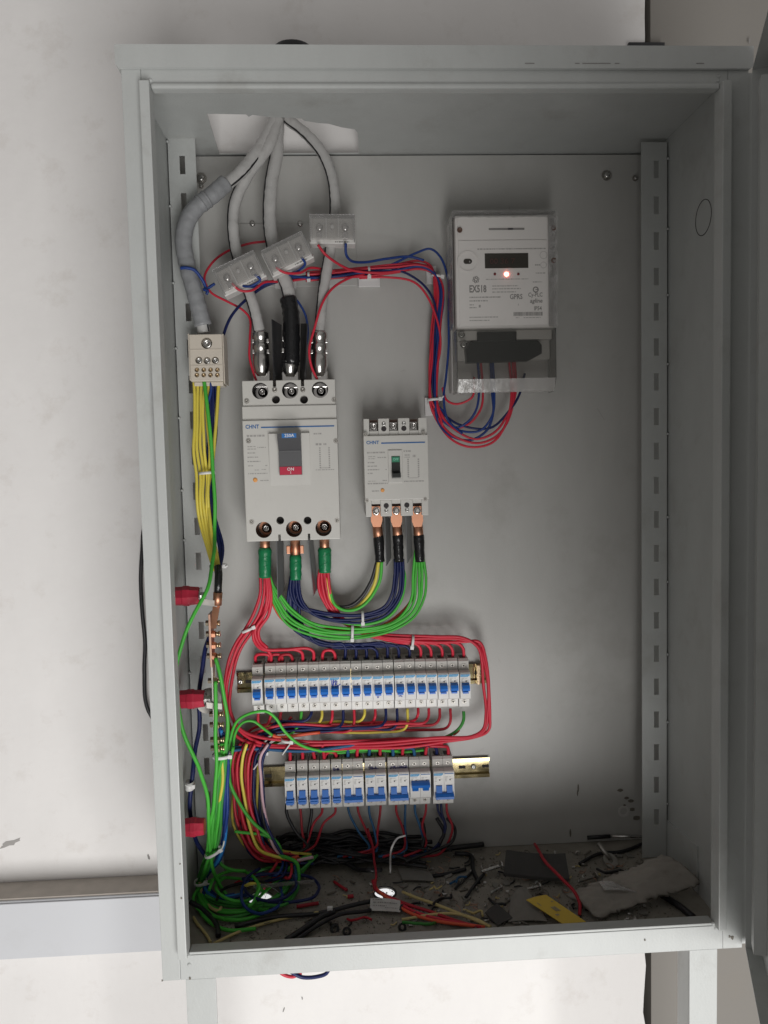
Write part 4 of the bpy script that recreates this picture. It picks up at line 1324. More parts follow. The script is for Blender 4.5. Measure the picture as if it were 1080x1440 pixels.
    LC = wpart(t, 'display', MB().box(X(681.5, 367), X(742.5, 366), ff - 0.0006, ff - 0.0001, Z(377.5), Z(356.5), 0.0003), 'lcd')
    dg = text_mb('00 36 7', 0.012, X(706, 367), Z(368), ff - 0.0008, 'CENTER', 1.1)
    wpart(t, 'display_digits', dg, 'lcd_digit', LC)
    for px, m in ((695.5, 'led_dark'), (712, 'led_lit'), (728.5, 'led_dark')):
        r = 0.0034 if m == 'led_lit' else 0.0022
        wpart(t, 'lamp', MB().lathe((X(px, 386), ff - 0.0001, Z(385.8, px)), (0, -1, 0), [(0, r), (0.0012, r * 0.9), (0.002, r * 0.5)], 14), m)
    # lettering
    wpart(t, 'lettering', merge(text_mb('EX518', 0.0155, X(659.5, 408), Z(406.5), ff - 0.0002, 'LEFT', 0.66, 0, 0.03)), 'ink_grey')
    wpart(t, 'lettering', text_mb('GPRS', 0.0112, X(725.5, 418), Z(418), ff - 0.0002, 'CENTER', 0.8), 'ink_grey')
    wpart(t, 'lettering', merge(text_mb('Cy-PLC', 0.0092, X(752.5, 415), Z(415.5), ff - 0.0002, 'CENTER', 0.8), text_mb('agline', 0.0094, X(753.5, 424), Z(424), ff - 0.0002, 'CENTER', 0.95, 0.2), text_mb('IP54', 0.0090, X(756, 435), Z(434.8), ff - 0.0002, 'CENTER', 0.8)), 'ink_grey')
    # emblem: a ring of six small hexagons; a "C" certification mark
    em = MB()
    ex, ez = X(669, 393), Z(393.5, 669)
    for k in range(6):
        a = k * math.pi / 3 + 0.3
        em.ring((ex + 0.0036 * math.cos(a), ff - 0.0001, ez + 0.0036 * math.sin(a)), (0, -1, 0), 0.0023, 0.0011, 0.0001, 6)
    wpart(t, 'emblem', em, 'ink_grey')
    em = MB()
    em.ring((X(753, 407), ff - 0.0001, Z(407.5, 753)), (0, -1, 0), 0.0048, 0.0030, 0.0001, 18)
    em.box(X(753, 407) - 0.0005, X(753, 407) + 0.0042, ff - 0.0002, ff - 0.0001, Z(407.5, 753) - 0.0006, Z(407.5, 753) + 0.0006)
    wpart(t, 'quality_mark', em, 'ink_grey')
    rn = random.Random(12)
    fp = MB()
    for (a, b, py, hg) in ((671, 767, 350.5, .0018), (683, 743, 393, .0012), (692, 728, 402.5, .0014), (692, 732, 406.5, .0014), (692, 725, 411, .0014), (660, 704, 418, .0018), (660, 686, 423, .0018), (660, 666, 428.5, .0014), (660, 670, 432.5, .0014), (673, 676, 430.5, .004), (660, 700, 446, .0014), (660, 688, 450.5, .0014), (749, 762, 397.5, .0014), (728.3, 729, 429, .003), (752, 759, 373.5, .002), (753, 767, 385, .0014), (725, 730, 447.5, .001), (736, 760, 447.5, .001)):
        dashes(fp, X(a, py), X(b, py), Z(py, 700), ff - 0.0002, hg, rn)
    wpart(t, 'fine_print', fp, 'ink_soft')
    bc = MB()
    x = X(722, 442)
    while x < X(762, 442):
        w = rn.choice([0.0004, 0.0007, 0.0011])
        bc.box(x, x + w, ff - 0.0003, ff - 0.0001, Z(444.8), Z(439.5))
        x += w + rn.choice([0.0004, 0.0006])
    wpart(t, 'barcode', bc, 'ink_grey')
    for (px, py, r) in ((764, 359, .006), (764, 373, .005)):
        wpart(t, 'printed_arc', MB().ring((X(px, py), ff - 0.0001, Z(py, px)), (0, -1, 0), r, r - 0.0005, 0.0001, 20), 'ink_soft')
    # terminal section
    wpart(t, 'terminal_bed', MB().box(xl + 0.003, xrr - 0.003, YP - 0.052, YP - 0.0365, zr(505, .06, 711), zm - 0.0005, 0.001), 'meter_white')
    wpart(t, 'terminal_head', MB().box(xl + 0.003, xrr - 0.003, YP - 0.066, YP - 0.0525, zr(478, .066, 711), zm - 0.0005, 0.001), 'meter_white')
    wpart(t, 'terminal_block', MB().prism([(X(664, 480), zr(479, .069, 711)), (X(758, 480), zr(479, .069, 711)), (X(764, 490), zr(486, .069, 711)), (X(764, 500), zr(498, .069, 711)), (X(745, 505), zr(508, .069, 711)), (X(658, 505), zr(509, .069, 711)), (X(656, 490), zr(490, .069, 711))], 1, YP - 0.069, YP - 0.0525), 'toggle_black')
    wpart(t, 'terminal_cap', MB().box(X(672, 470), X(728, 470), YP - 0.0715, YP - 0.0665, zr(480, .07, 711), zr(466, .07, 711), 0.0015), 'toggle_black')
    for (px, py) in ((650, 470), (653, 484)):
        wpart(t, 'seal_screw', MB().lathe((X(px, py), YP - 0.070, Z(py, px)), (0, -1, 0), [(0, 0.0055), (0.004, 0.005), (0.005, 0.003)], 14), 'steel')
    # transparent terminal cover: front, chamfer, sides
    yc = YP - 0.085
    x0, x1 = xl - 0.001, xrr - 0.0015
    zc = zr(532, .085, 711)
    zbb = zr(551, .08, 711)
    cv = MB()
    cv.box(x0, x1, yc, yc + 0.0018, zc, zm - 0.001, 0.0004)
    wpart(t, 'cover_chamfer', MB().prism([(yc, zc - 0.0003), (yc + 0.0018, zc - 0.0003), (yc + 0.012, zbb + 0.0018), (yc + 0.012, zbb), (yc + 0.010, zbb)], 0, x0 + 0.002, x1 - 0.001), 'chamfer_sheen')
    for xa, xb in ((x0 - 0.0002, x0 + 0.0016), (x1 - 0.0008, x1 + 0.0010)):
        cv.prism([(yc + 0.002, zm - 0.001), (yc + 0.002, zc), (yc + 0.018, zbb), (YP - 0.038, zbb), (YP - 0.038, zm - 0.001)], 0, xa, xb)
    wpart(t, 'clear_terminal_cover', cv, 'smoke')
meter()

# ================================================================== incoming cables
def resample_frame(pts):
    return pts

def cable(pts, r, label, line_side, lug=None, sleeve=None, tape=None):
    p3 = W3(pts)
    base = min(p3, key=lambda v: v.z)
    t = thing('incoming_cable', label, 'cable', base)
    sp = spline(p3, 9)
    rq = random.Random(int(r * 1e5) + len(pts))
    pq = [rq.uniform(0.93, 1.06) for _ in sp]
    wpart(t, 'sheath', MB().tube(sp, r, 16, lambda u: pq[min(len(pq) - 1, int(round(u * (len(pq) - 1))))]), 'cable_grey')
    st = []
    for i, p in enumerate(sp):
        tn = (sp[min(i + 1, len(sp) - 1)] - sp[max(i - 1, 0)]).normalized()
        n = tn.cross(Vector((0, 1, 0))).normalized()
        st.append(p + n * line_side * r * 0.80 + Vector((0, -r * 0.52, 0)))
    wpart(t, 'black_side_line', MB().tube(st, 0.0017, 6), 'w_black')  # thin black line along one side of the sheath
    if sleeve:
        s3 = spline(W3(sleeve), 10)
        rn = random.Random(4)
        n = len(s3)
        prof = [1 + 0.022 * math.sin(i * 1.3) + rn.uniform(-0.02, 0.02) for i in range(n)]
        wpart(t, 'tape_sleeve', MB().tube(s3, r * 1.33, 14, lambda u: prof[min(n - 1, int(round(u * (n - 1))))]), 'tape_grey')
        for frac, w in ((0.18, 1.0), (0.22, 0.8)):
            i = int(frac * n)
            tn = (s3[i + 1] - s3[i]).normalized()
            wpart(t, 'sleeve_band', MB().cyl(s3[i] - tn * 0.0016, s3[i] + tn * 0.0016, r * 1.40 * 1.02, n=14), 'tape_grey')
    if tape:
        s3 = spline(W3(tape), 6)
        rn = random.Random(8)
        pr = [rn.uniform(0.95, 1.06) for _ in s3]
        wpart(t, 'black_tape', MB().tube(s3, r * 1.25, 12, lambda u: pr[min(len(pr) - 1, int(round(u * (len(pr) - 1))))]), 'tape_black')
    if lug:
        (ax, ay, bx, by, h) = lug
        a, b = P(ax, ay, h), P(bx, by, h)
        d = b - a
        L = d.length
        rr = 0.0132
        prof = [(0, rr * 0.86), (L * 0.05, rr), (L * 0.16, rr), (L * 0.18, rr * 0.90), (L * 0.27, rr * 0.90), (L * 0.29, rr), (L * 0.40, rr), (L * 0.42, rr * 0.9), (L * 0.5, rr * 0.9), (L * 0.52, rr), (L * 0.75, rr * 1.02), (L * 0.92, rr * 0.8), (L, rr * 0.5)]
        lg = wpart(t, 'lug_barrel', MB().lathe(a, d, prof, 18), 'tin')
        for fr in (0.225, 0.46):
            c = a + d * fr
            for s in (-1, 1):
                wpart(t, 'crimp_flat', MB().box(c.x + s * rr * 0.88 - 0.002, c.x + s * rr * 0.88 + 0.002, c.y - 0.006, c.y + 0.004, c.z - L * 0.045, c.z + L * 0.045, 0.0008), 'tin', lg)
        wpart(t, 'lug_palm', MB().box(b.x - 0.0135, b.x + 0.0135, b.y + 0.000, b.y + 0.006, b.z - 0.018, b.z + 0.008, 0.0015), 'tin')
    return t

cable([(388, 166, .030), (366, 207, .055), (338, 243, .075), (306, 268, .088), (276, 292, .094), (259, 325, .096), (261, 365, .096), (272, 405, .098), (281, 438, .098), (287, 468, .094)],
      0.0098, 'grey cable in taped sleeve curving down to the beige block', 1,
      sleeve=[(318, 257, .083), (300, 273, .089), (276, 292, .094), (263, 312, .096), (258, 340, .096), (263, 372, .096), (272, 405, .098), (280, 435, .098), (286, 458, .096)])
cable([(392, 166, .030), (376, 208, .055), (348, 247, .062), (330, 287, .062), (328, 325, .064), (334, 362, .066), (346, 400, .066), (357, 432, .068), (366, 472, .068)],
      0.0090, 'grey cable through the leftmost transformer to the left breaker pole', -1, lug=(366, 466, 368, 529, .066))
cable([(390, 164, .022), (389, 215, .040), (381, 262, .050), (379, 310, .054), (384, 348, .058), (394, 380, .060), (404, 404, .064), (409, 440, .066), (409, 490, .066), (408, 512, .066)],
      0.0108, 'thick grey cable ending in black tape at the middle breaker pole', -1, lug=(409, 462, 408, 530, .066), tape=[(405, 419, .066), (409, 440, .068), (410, 470, .068), (410, 505, .068), (409, 512, .067)])
cable([(402, 166, .022), (432, 190, .040), (454, 217, .050), (467, 250, .054), (471, 290, .054), (468, 325, .054), (463, 360, .058), (456, 400, .062), (452, 435, .066), (449, 470, .068)],
      0.0088, 'grey cable through the rightmost transformer to the right breaker pole', -1, lug=(449, 466, 449, 529, .066))

# phase barriers
def barrier(corners, m, label, t=0.0015):
    pts = [P(*c) for c in corners]
    mb = MB().slab(pts, t)
    solo('phase_barrier', mb, m, label, 'barrier', 'phase barriers')
barrier([(397, 536, .045), (386, 536, .085), (383, 449, .085), (396, 457, .045)], 'barrier_black', 'dark plastic barrier left of the taped middle cable above the large breaker')
barrier([(423, 536, .045), (430, 536, .085), (433, 455, .085), (424, 455, .045)], 'barrier_black', 'dark plastic barrier right of the taped middle cable above the large breaker')
def barrier_plate(px0, px1, y0, y1, h, lean, label, m='barrier'):
    # thin sheet standing nearly edge-on, slightly turned so its broad face shows
    a, b, c, d = P(px0, y0, h), P(px1, y0 + 2, h * 0.35), P(px1 + lean, y1 - 12, h * 0.35), P(px0 + lean * 1.2, y1, h)
    mb = MB().slab([a, b, c, d], 0.0014)
    solo('phase_barrier', mb, m, label, 'barrier', 'phase barriers')
barrier_plate(389.5, 398.5, 752, 842, .085, 1.5, 'grey plastic barrier hanging below the large breaker, left one')
barrier_plate(433, 440, 752, 838, .085, 7, 'grey plastic barrier hanging below the large breaker, right one')
barrier_plate(541.5, 548.5, 727, 796, .07, 2, 'grey plastic barrier left of the middle pole below the small breaker')
barrier_plate(571, 578, 724, 792, .07, 2, 'grey plastic barrier right of the middle pole below the small breaker')

# ================================================================== lugs below the breakers
def lug_below(px, py0, py_t0, py_t1, h, tapem, label, dx=0.0, open_crimp=False, wt=0.0108):
    a = P(px, py0, h)
    t = thing('cable_lug', label, 'lug', P(px + dx, py_t1, h), 'copper lugs under the breakers')
    b = P(px + dx * 0.5, py_t0 + 8, h)
    d = b - a
    wpart(t, 'barrel', MB().cyl(a, b, 0.0078, 0.0082, 16), 'copper')
    if open_crimp:
        c = (a + b) / 2
        for s in (-1, 1):
            wpart(t, 'crimp_ear', MB().box(c.x + s * 0.011 - 0.003, c.x + s * 0.011 + 0.003, c.y - 0.009, c.y - 0.002, c.z - 0.009, c.z + 0.004, 0.001), 'copper')
    p0, p1 = P(px + dx * 0.4, py_t0, h), P(px + dx, py_t1, h)
    rn = random.Random(int(px))
    pts = [p0.lerp(p1, k / 10) for k in range(11)]
    pr = [rn.uniform(0.94, 1.06) * (1.0 - 0.12 * (k / 10) ** 2) for k in range(11)]
    pr[0] = 0.85
    wpart(t, 'tape', MB().tube(pts, wt, 14, lambda u: pr[min(10, int(round(u * 10)))]), tapem)
    for k in (3, 6):
        wpart(t, 'tape_turn', MB().cyl(pts[k], pts[k].lerp(pts[k + 1], 0.35) + Vector((0.0006, 0, 0.0004)), wt * pr[k] * 1.05, wt * pr[k] * 1.04, 14), tapem)
    return t
lug_below(372.5, 752, 770, 812, .060, 'tape_green', 'copper lug in green tape under the left pole of the large breaker', 0)
lug_below(415, 752, 780, 815, .060, 'tape_green', 'copper lug in green tape under the middle pole of the large breaker', 1, True, 0.0102)
lug_below(456, 752, 770, 805, .060, 'tape_green', 'copper lug in green tape under the right pole of the large breaker', 1)
def small_lug(px, py, dx, label):
    h = 0.070
    t = lug_below(px + dx * 0.2, 738, 750, 790, .062, 'tape_black', label, dx, False, 0.0086)
    x, z = xr(px, h, 727), zr(727, h, px)
    wpart(t, 'palm', MB().prism([(x - 0.0088, zr(712, h, px)), (x + 0.0088, zr(712, h, px)), (x + 0.0092, zr(733, h, px)), (x + 0.0062, zr(741, h, px)), (x - 0.0058, zr(741, h, px)), (x - 0.0092, zr(733, h, px))], 1, YP - h, YP - h + 0.004), 'copper')
    wpart(t, 'terminal_nut', MB().lathe((x, YP - h - 0.0002, zr(718, h, px)), (0, -1, 0), [(0, 0.0062), (0.002, 0.0062), (0.002, 0.0048), (0.007, 0.0046), (0.008, 0.003), (0.008, 0)], 6, False), 'tin')
small_lug(529.5, 740, 4, 'copper lug in black tape under the left pole of the small breaker')
small_lug(557.5, 740, 3, 'copper lug in black tape under the middle pole of the small breaker')
small_lug(587, 740, 3, 'copper lug in black tape under the right pole of the small breaker')

# ================================================================== power wiring between the breakers
RW_ = 0.0027
g = 'red wires from the left pole to the breaker rows'
bundle([(372, 806, .058), (372, 835, .055), (364, 862, .050), (349, 886, .048), (336, 908, .046), (324, 935, .046), (319, 968, .048), (322, 1000, .050), (336, 1028, .052), (366, 1043, .054), (420, 1047, .054), (470, 1048, .050), (520, 1046, .046), (560, 1045, .040), (590, 1043, .036)], 3, 0.0056, RW_, 'w_red',
       ['outer red wire sweeping from the left lug past the upper row end', 'middle red wire sweeping from the left lug past the upper row end', 'inner red wire sweeping from the left lug past the upper row end'], g, 1.4)
g2 = 'red wires from the left pole to the upper row'
for k, (tx, ty) in enumerate(((425.8, 931), (441.0, 930), (380, 931))):
    o = 5 + 4.6 * k
    pts = [(371 + o * .35, 800, .060), (374 + o * .5, 838, .060), (367 + o * .6, 865, .056), (352 + o * .8, 887, .054), (352 + o, 902, .052), (364 + o * .8, 914 - 1.5 * k, .052)]
    if k < 2:
        pts += [(400, 914 - 2 * k, .050), (tx - 10, 913 - 2 * k, .048), (tx - 1, 917 - k, .046), (tx, 932, .036)]
    else:
        pts += [(376, 914, .050), (381, 921, .046), (381, 932, .036)]
    wire(pts, RW_, 'w_red', 'red wire from the left lug into the %s upper row breaker' % ['fifth', 'sixth', 'second'][k], g2)
for a, b, top, m in ((0, 1, 921, 'w_red'), (1, 2, 920, 'w_red'), (2, 3, 921.5, 'w_red_dark'), (6, 7, 916, 'w_red')):
    xa, xb = ROW1[a] - 2, ROW1[b] + 1
    wire([(xa, 934, .032), (xa, top + 4, .040), (xa + 4, top, .043), (xb - 4, top - .4, .043), (xb, top + 4, .040), (xb, 934, .032)], RW_, m,
         'red jumper bridging the %s and %s breakers of the upper row' % (ORD[a], ORD[b]), 'red jumpers on the upper row')
tie(349, 885, .050, 0.0235, 0.0042, 'white tie round the red wires below the left green-taped lug', R(-22))

g = 'green wires between left pole and small breaker'
for k in range(5):
    o = (k - 2) * 4.0
    wire([(589 + o * .6, 774, .060), (589.5 + o * .9, 796, .058), (589.5 + o * 1.15, 815, .056), (588 + o * 1.2, 840, .054), (577 + o * .8, 862 + o * .5, .052), (553, 880 + o * .8, .052), (520, 889 + o * 0.8, .050), (480, 891 + o * 0.9, .050), (440, 885 + o * 1.0, .050), (408 - o * .2, 868 + o * 1.4, .052), (390 - o * .7, 843 + o * .6, .054), (381 - o * .4, 822, .056), (375 - o * .3, 802, .058)],
         0.0023, 'w_green', '%s green wire of the big loop between right and left lugs' % ['innermost', 'second innermost', 'middle', 'second outermost', 'outermost'][k], g)
wire([(378, 806, .052), (382, 842, .050), (398, 870, .046), (430, 884, .042), (470, 886, .040), (520, 884, .040), (560, 866, .042), (580, 842, .046), (585, 790, .05)], 0.0027, 'w_orange', 'orange red wire inside the green loop below the breakers')
tie(495.5, 889, .050, 0.0260, 0.0045, 'white tie standing round the green wire loop', R(90 + 3), None, 0.009)
g = 'navy wires between middle pole and small breaker'
for k in range(4):
    o = (k - 1.5) * 4.2
    wire([(415.5 + o * .7, 800, .058), (415 + o, 832, .056), (422 + o * .9, 850, .054), (443 + o * .3, 863 + o * .6, .052), (480, 869 + o * .9, .052), (515, 868 + o * .9, .052), (543 + o * .3, 858 + o * .7, .054), (557 + o * .8, 838 + o * .2, .056), (561 + o, 812, .058), (561 + o * .9, 786, .060)],
         0.0024, 'w_navy', '%s navy wire of the loop between the middle lugs' % ['innermost', 'second innermost', 'second outermost', 'outermost'][k], g)
wire([(420, 812, .054), (422, 840, .052), (438, 862, .050), (470, 873, .048), (510, 877, .048), (545, 868, .050), (564, 846, .053), (569, 815, .056), (566, 796, .058)], 0.0026, 'w_green', 'thin green wire running under the navy wire loop')
tie(510, 868, .052, 0.0215, 0.0042, 'white tie standing round the navy wire loop', R(90), None, 0.009)
# navy down to the upper row
g = 'navy wires feeding the upper row'
for k in range(7):
    i = 8 + k
    tx = ROW1[i]
    o = (k - 3) * 2.4
    ly = 905 + (k % 4) * 2.0
    wire([(415 + o * .5, 800, .056), (413 + o * .8, 818, .054), (412 + o, 840, .050), (414 + o, 868, .044), (424 + o, 888, .040), (444, 900 + (k % 4) * 1.6, .038), (468 - (k == 0) * 4, ly, .038)] + ([(min(tx - 14, 480 + k * 9), ly - 0.8, .040)] if k > 1 else []) + [(tx - 8, ly - 1.2, .042), (tx - 1.2, ly + 4, .040), (tx - .6, 931, .032)],
         0.0025, 'w_navy', 'navy wire from the middle lug into the %s upper row breaker' % ['ninth', 'tenth', 'eleventh', 'twelfth', 'thirteenth', 'fourteenth', 'fifteenth'][k], g)
# right pole: reds to the right loop, and drops
g = 'red wires from the right pole round the upper row'
for k in range(3):
    o = (k - 1) * 4.8
    wire([(456 + o, 800, .057), (459 + o, 828, .054), (466 + o * .8, 852, .048), (486 + o * .4, 874 + o * .2, .042), (520, 890 + o * .5, .040), (560, 897 + o * .6, .044), (610, 899 + o * .7, .048), (650, 899 + o * .7, .050), (672 + o * .3, 906 - o * .4, .050), (681 + o * .7, 930 - o * .3, .050), (685 + o * .6, 970, .050), (686 + o * .6, 1005, .050), (682 + o * .6, 1026 + o * .3, .050), (664, 1036 + o * .5, .052), (620, 1041 + o * .8, .054), (570, 1046 + o * .8, .054), (530, 1048 + o * .8, .052), (485, 1049 + o * .7, .048), (450 - 8 * k, 1050 + o * .5, .044)],
         0.0026, 'w_red', '%s red wire of the wide loop right of the upper row' % ['inner', 'middle', 'outer'][k], g)
g = 'red wires dropping into the right of the upper row'
for k in range(5):
    tx = ROW1[15 + k]
    o = (k - 2) * 3.4
    wire([(456 + o * .6, 794, .056), (455 + o * 1.0, 812, .053), (457 + o, 836, .049), (472 + o * .5, 866, .042), (505, 886 + o * .4, .038), (545, 898 + k % 3, .040), (575, 902 + (k % 3) * 2, .044), (tx - 9, 904 + (k % 3), .044), (tx - 1, 911, .043), (tx + .5, 931, .033)],
         0.0026, 'w_red', 'red wire dropping into the %s upper row breaker from the right' % ['fifth', 'fourth', 'third', 'second', 'first'][k], g)
tie(580, 902, .048, 0.0210, 0.0042, 'white tie on the red wires above the upper row', R(90 + 8), None, 0.009)
wire([(533, 786, .058), (528, 818, .054), (516, 840, .050), (498, 855, .046), (480, 857, .046), (466, 845, .050), (459, 812, .054)], 0.0030, 'w_yellow', 'yellow wire curving from the left lug of the small breaker to the right lug')
wire([(530, 790, .054), (522, 818, .048), (506, 840, .044), (490, 851, .042), (472, 850, .044), (462, 830, .048), (457, 808, .052)], 0.0029, 'w_black', 'black wire beside the yellow one between the breakers')
wire([(537, 788, .056), (534, 818, .053), (521, 843, .050), (502, 857, .048), (484, 859, .048), (470, 850, .050), (461, 812, .055)], 0.0027, 'w_green', 'green wire curving beside the yellow wire between the breakers')

# ================================================================== wires under the upper row
cols = ['w_red', 'w_red', 'w_red_dark', 'w_red', 'w_green', 'w_navy', 'w_yellow', 'w_red', 'w_navy', 'w_red', 'w_yellow', 'w_red', 'w_navy', 'w_navy', 'w_yellow', 'w_red', 'w_red', 'w_red_dark', 'w_red_dark', 'w_green']
cname = {'w_green_dark': 'dark green', 'w_red': 'red', 'w_red_dark': 'dark red', 'w_green': 'green', 'w_navy': 'navy', 'w_yellow': 'yellow', 'w_orange': 'orange red', 'w_black': 'black', 'w_teal': 'teal blue', 'w_blue': 'blue', 'w_tan': 'dusty yellow', 'w_pink': 'pale pink', 'w_bright_blue': 'bright blue'}
rn = random.Random(21)
for i in range(5, 19):
    tx = ROW1[i] - 3 - (i * 0.0)
    lvl = 1013 + (i % 5) * 3.6 + rn.uniform(-1, 1)
    hh = .044 - (i % 4) * 0.006
    ex = 330 + (i % 7) * 5.5
    mid = 395 - rn.uniform(0, 12)
    ls = [(tx, 996, .034), (tx - .5, lvl - 8, .040), (tx - 7, lvl, hh + .004), (tx - 40, lvl + 1.5, hh)]
    if tx > 500: ls.append(((tx + mid) / 2 - 10, lvl + 3 + rn.uniform(-1, 2.5), hh))
    ls += [(mid, lvl + 4, hh), (ex + 18, lvl + 14, hh), (ex + 4, lvl + 34, hh - .004), (ex, 1080, .034), (ex + rn.uniform(-3, 6), 1120, .036), (ex + rn.uniform(-2, 10), 1160, .04), (ex + 18 + rn.uniform(0, 12), 1192 + rn.uniform(0, 14), .05), (ex + 55 + rn.uniform(0, 25), 1206 + rn.uniform(-8, 10), .06)]
    wire(ls, 0.0024, cols[i], '%s wire leaving the %s upper row breaker from the %s downward' % (cname[cols[i]], ORD[i] if i < 10 else ORD[19 - i], 'left' if i < 10 else 'right'), 'wires under the upper row')
wire([(363, 1000, .030), (364, 1014, .030), (370, 1020, .030), (378, 1017, .030), (381, 1006, .030)], 0.0026, 'w_red', 'short red jumper under the first two breakers of the upper row')
wire([(395, 1000, .030), (396, 1012, .032), (404, 1016, .032), (410, 1008, .030)], 0.0026, 'w_red_dark', 'short dark red jumper under the third and fourth breakers of the upper row')
wire([(424, 1000, .034), (421, 1018, .040), (410, 1032, .046), (398, 1040, .050), (380, 1050, .045), (352, 1075, .04)], 0.0026, 'w_green', 'green wire dropping left from the fifth breaker of the upper row')
wire([(652, 1000, .034), (651, 1014, .038), (645, 1026, .040), (634, 1034, .040), (600, 1046, .036), (540, 1056, .030), (480, 1058, .030), (448, 1056, .034)], 0.0027, 'w_green_dark', 'dark green wire dropping from the rightmost breaker of the upper row')
wire([(645, 1026, .0405), (641, 1029.5, .0405), (637, 1032.5, .0405)], 0.0032, 'w_orange', 'orange sleeve on the dark green wire at the right of the upper row', None, 'wire_sleeve', 'sleeve')
wire([(301, 1200, .07), (316, 1120, .062), (321, 1070, .062), (324, 1036, .066), (334, 1012, .074), (352, 1002, .078), (374, 1000, .078), (389, 1010, .074), (402, 1030, .068), (420, 1046, .062), (450, 1055, .056), (500, 1054, .040), (560, 1056, .036)], 0.0024, 'w_green', 'long green wire arching in front of the left end of the upper row')
wire([(306, 1190, .066), (318, 1120, .06), (325, 1060, .062), (331, 1030, .068), (344, 1015, .072), (357, 1014, .070), (370, 1024, .064), (383, 1034, .056)], 0.0023, 'w_green', 'green wire in a lower arch below the left end of the upper row')
wire([(383, 1034, .056), (394, 1036, .054), (418, 1034, .048), (450, 1030, .040)], 0.0029, 'w_orange', 'orange red wire continuing the lower green arch')
tie(403, 1041, .055, 0.0190, 0.004, 'white tie with hanging tail left of the lower row', R(12), (-0.012, -0.022))
tie(368, 1056, .050, 0.0200, 0.004, 'white tie round the red wires above the lower row end', R(15), (-0.016, -0.03))

# teal/blue feed along the top of the lower row
wire([(322, 1056, .058), (350, 1054, .058), (400, 1055, .056), (445, 1054, .054), (490, 1050, .050), (530, 1046, .046), (570, 1044, .040), (615, 1047, .036)], 0.0028, 'w_teal', 'teal blue wire running along the top of the lower row')
wire([(326, 1051, .052), (360, 1050, .052), (410, 1052, .050), (460, 1051, .048), (500, 1049, .044), (545, 1048, .04)], 0.0026, 'w_teal', 'second teal blue wire just above the lower row')
wire([(430, 1052, .044), (470, 1058, .036), (520, 1056, .034), (560, 1058, .034), (600, 1054, .034)], 0.0025, 'w_green', 'green wire lying behind the teal wires above the lower row')
# drops into the lower row
tops = [(px, py, 'w_red') for px, py in ROW2]
for (a, b, py), ca in zip(ROW2D, ('w_teal', 'w_teal', 'w_teal', 'w_teal', 'w_navy')):
    tops += [(a, py, ca), (b, py, 'w_red')]
for k, (px, py, m) in enumerate(tops):
    if k == 4:
        wire([(457, 1072, .034), (458, 1062, .040), (465, 1058, .042), (472, 1061, .040), (473, 1072, .034)], 0.0029, m, 'red jumper bridging the fourth and fifth breakers of the lower row')
        continue
    y0 = py - 12
    if m == 'w_red' and k < 4:
        pts = [(px - 4, 1046, .052), (px - 2, 1054, .048), (px, y0 + 2, .040), (px + .5, y0 + 8, .032)]
    else:
        sgn = 1 if m == 'w_red' and k < 14 else -1
        pts = [(px + sgn * 26, 1045 + (k % 3) * 2, .048), (px + sgn * 9, 1046 + (k % 3) * 2, .047), (px + sgn * 1.5, 1051, .044), (px, y0 + 2, .038), (px, y0 + 8, .032)]
    wire(pts, 0.0029, m, '%s wire entering the %s lower row pole from the %s at its top' % (cname[m], ORD[k] if k < 8 else ORD[len(tops) - 1 - k], 'left' if k < 8 else 'right'), 'wires entering the lower row')
# wires below the lower row
lows = [(404, 'w_black', (418, 1172), 432), (421, 'w_red_dark', (424, 1166), 428), (437, 'w_black', (433, 1168), 430), (452, 'w_red_dark', (440, 1158), 425), (470, 'w_red_dark', (455, 1156), 440), (489, 'w_teal', (505, 1170), 520), (503, 'w_red_dark', (516, 1172), 525),
        (519, 'w_teal', (528, 1170), 528), (535, 'w_red_dark', (530, 1175), 528), (558, 'w_red_dark', (567, 1168), 568), (570, 'w_teal', (571, 1178), 570), (584, 'w_teal', (592, 1165), 598), (599, 'w_red_dark', (594, 1162), 597), (615, 'w_navy', (625, 1160), 614), (620, 'w_navy', (626, 1166), 606), (628, 'w_red_dark', (636, 1165), 622)]
for k, (px, m, mid, ex) in enumerate(lows):
    wire([(px, 1124 if k < 5 else 1120, .030), (px + .5, 1142, .034), (mid[0], mid[1], .040), (ex, 1190 + (k % 4) * 3, .046), (ex - 30 - 8 * (k % 3), 1205, .055)], 0.0021 if m != 'w_black' else 0.0028, m,
         '%s wire hanging below the %s lower row pole from the %s' % (cname[m], ORD[k] if k < 8 else ORD[len(lows) - 1 - k], 'left' if k < 8 else 'right'), 'wires under the lower row')

# ================================================================== yellow bundle from the beige block
g = 'yellow wires under the beige block'
for k in range(5):
    o = (k - 2) * 4.6
    wire([(284 + o * 1.25, 536, .092), (282 + o * .95, 560, .096), (282 + o * 1.0, 595, .098), (283 + o * 1.1, 625, .100), (286 + o * .95, 664, .098), (285 + o * .9, 700, .100), (289 + o * .85, 740, .098), (298 + o * .6, 775, .120), (305 + o * .4, 802, .145)],
         0.0024, 'w_yellow', '%s yellow wire of the bundle hanging below the beige block' % ['leftmost', 'second', 'middle', 'fourth', 'fifth'][k], g)
wire([(308, 536, .092), (306, 570, .096), (303, 610, .096), (297, 650, .094), (293, 690, .092), (298, 750, .11), (306, 800, .14)], 0.0027, 'w_yellow', 'single yellow wire at the right of the bundle below the beige block')
g = 'navy wires under the beige block'
for k in range(3):
    o = (k - 1) * 4.0
    wire([(299 + o, 536, .090), (300 + o, 575, .088), (298 + o * .9, 620, .088), (294 + o * .8, 664, .088), (296 + o * .8, 705, .088), (304 + o * .8, 745, .088), (311 + o * .5, 775, .11), (307 + o * .5, 802, .14)],
         0.0023, 'w_navy', '%s navy wire beside the yellow bundle below the beige block' % ['left', 'middle', 'right'][k], g)
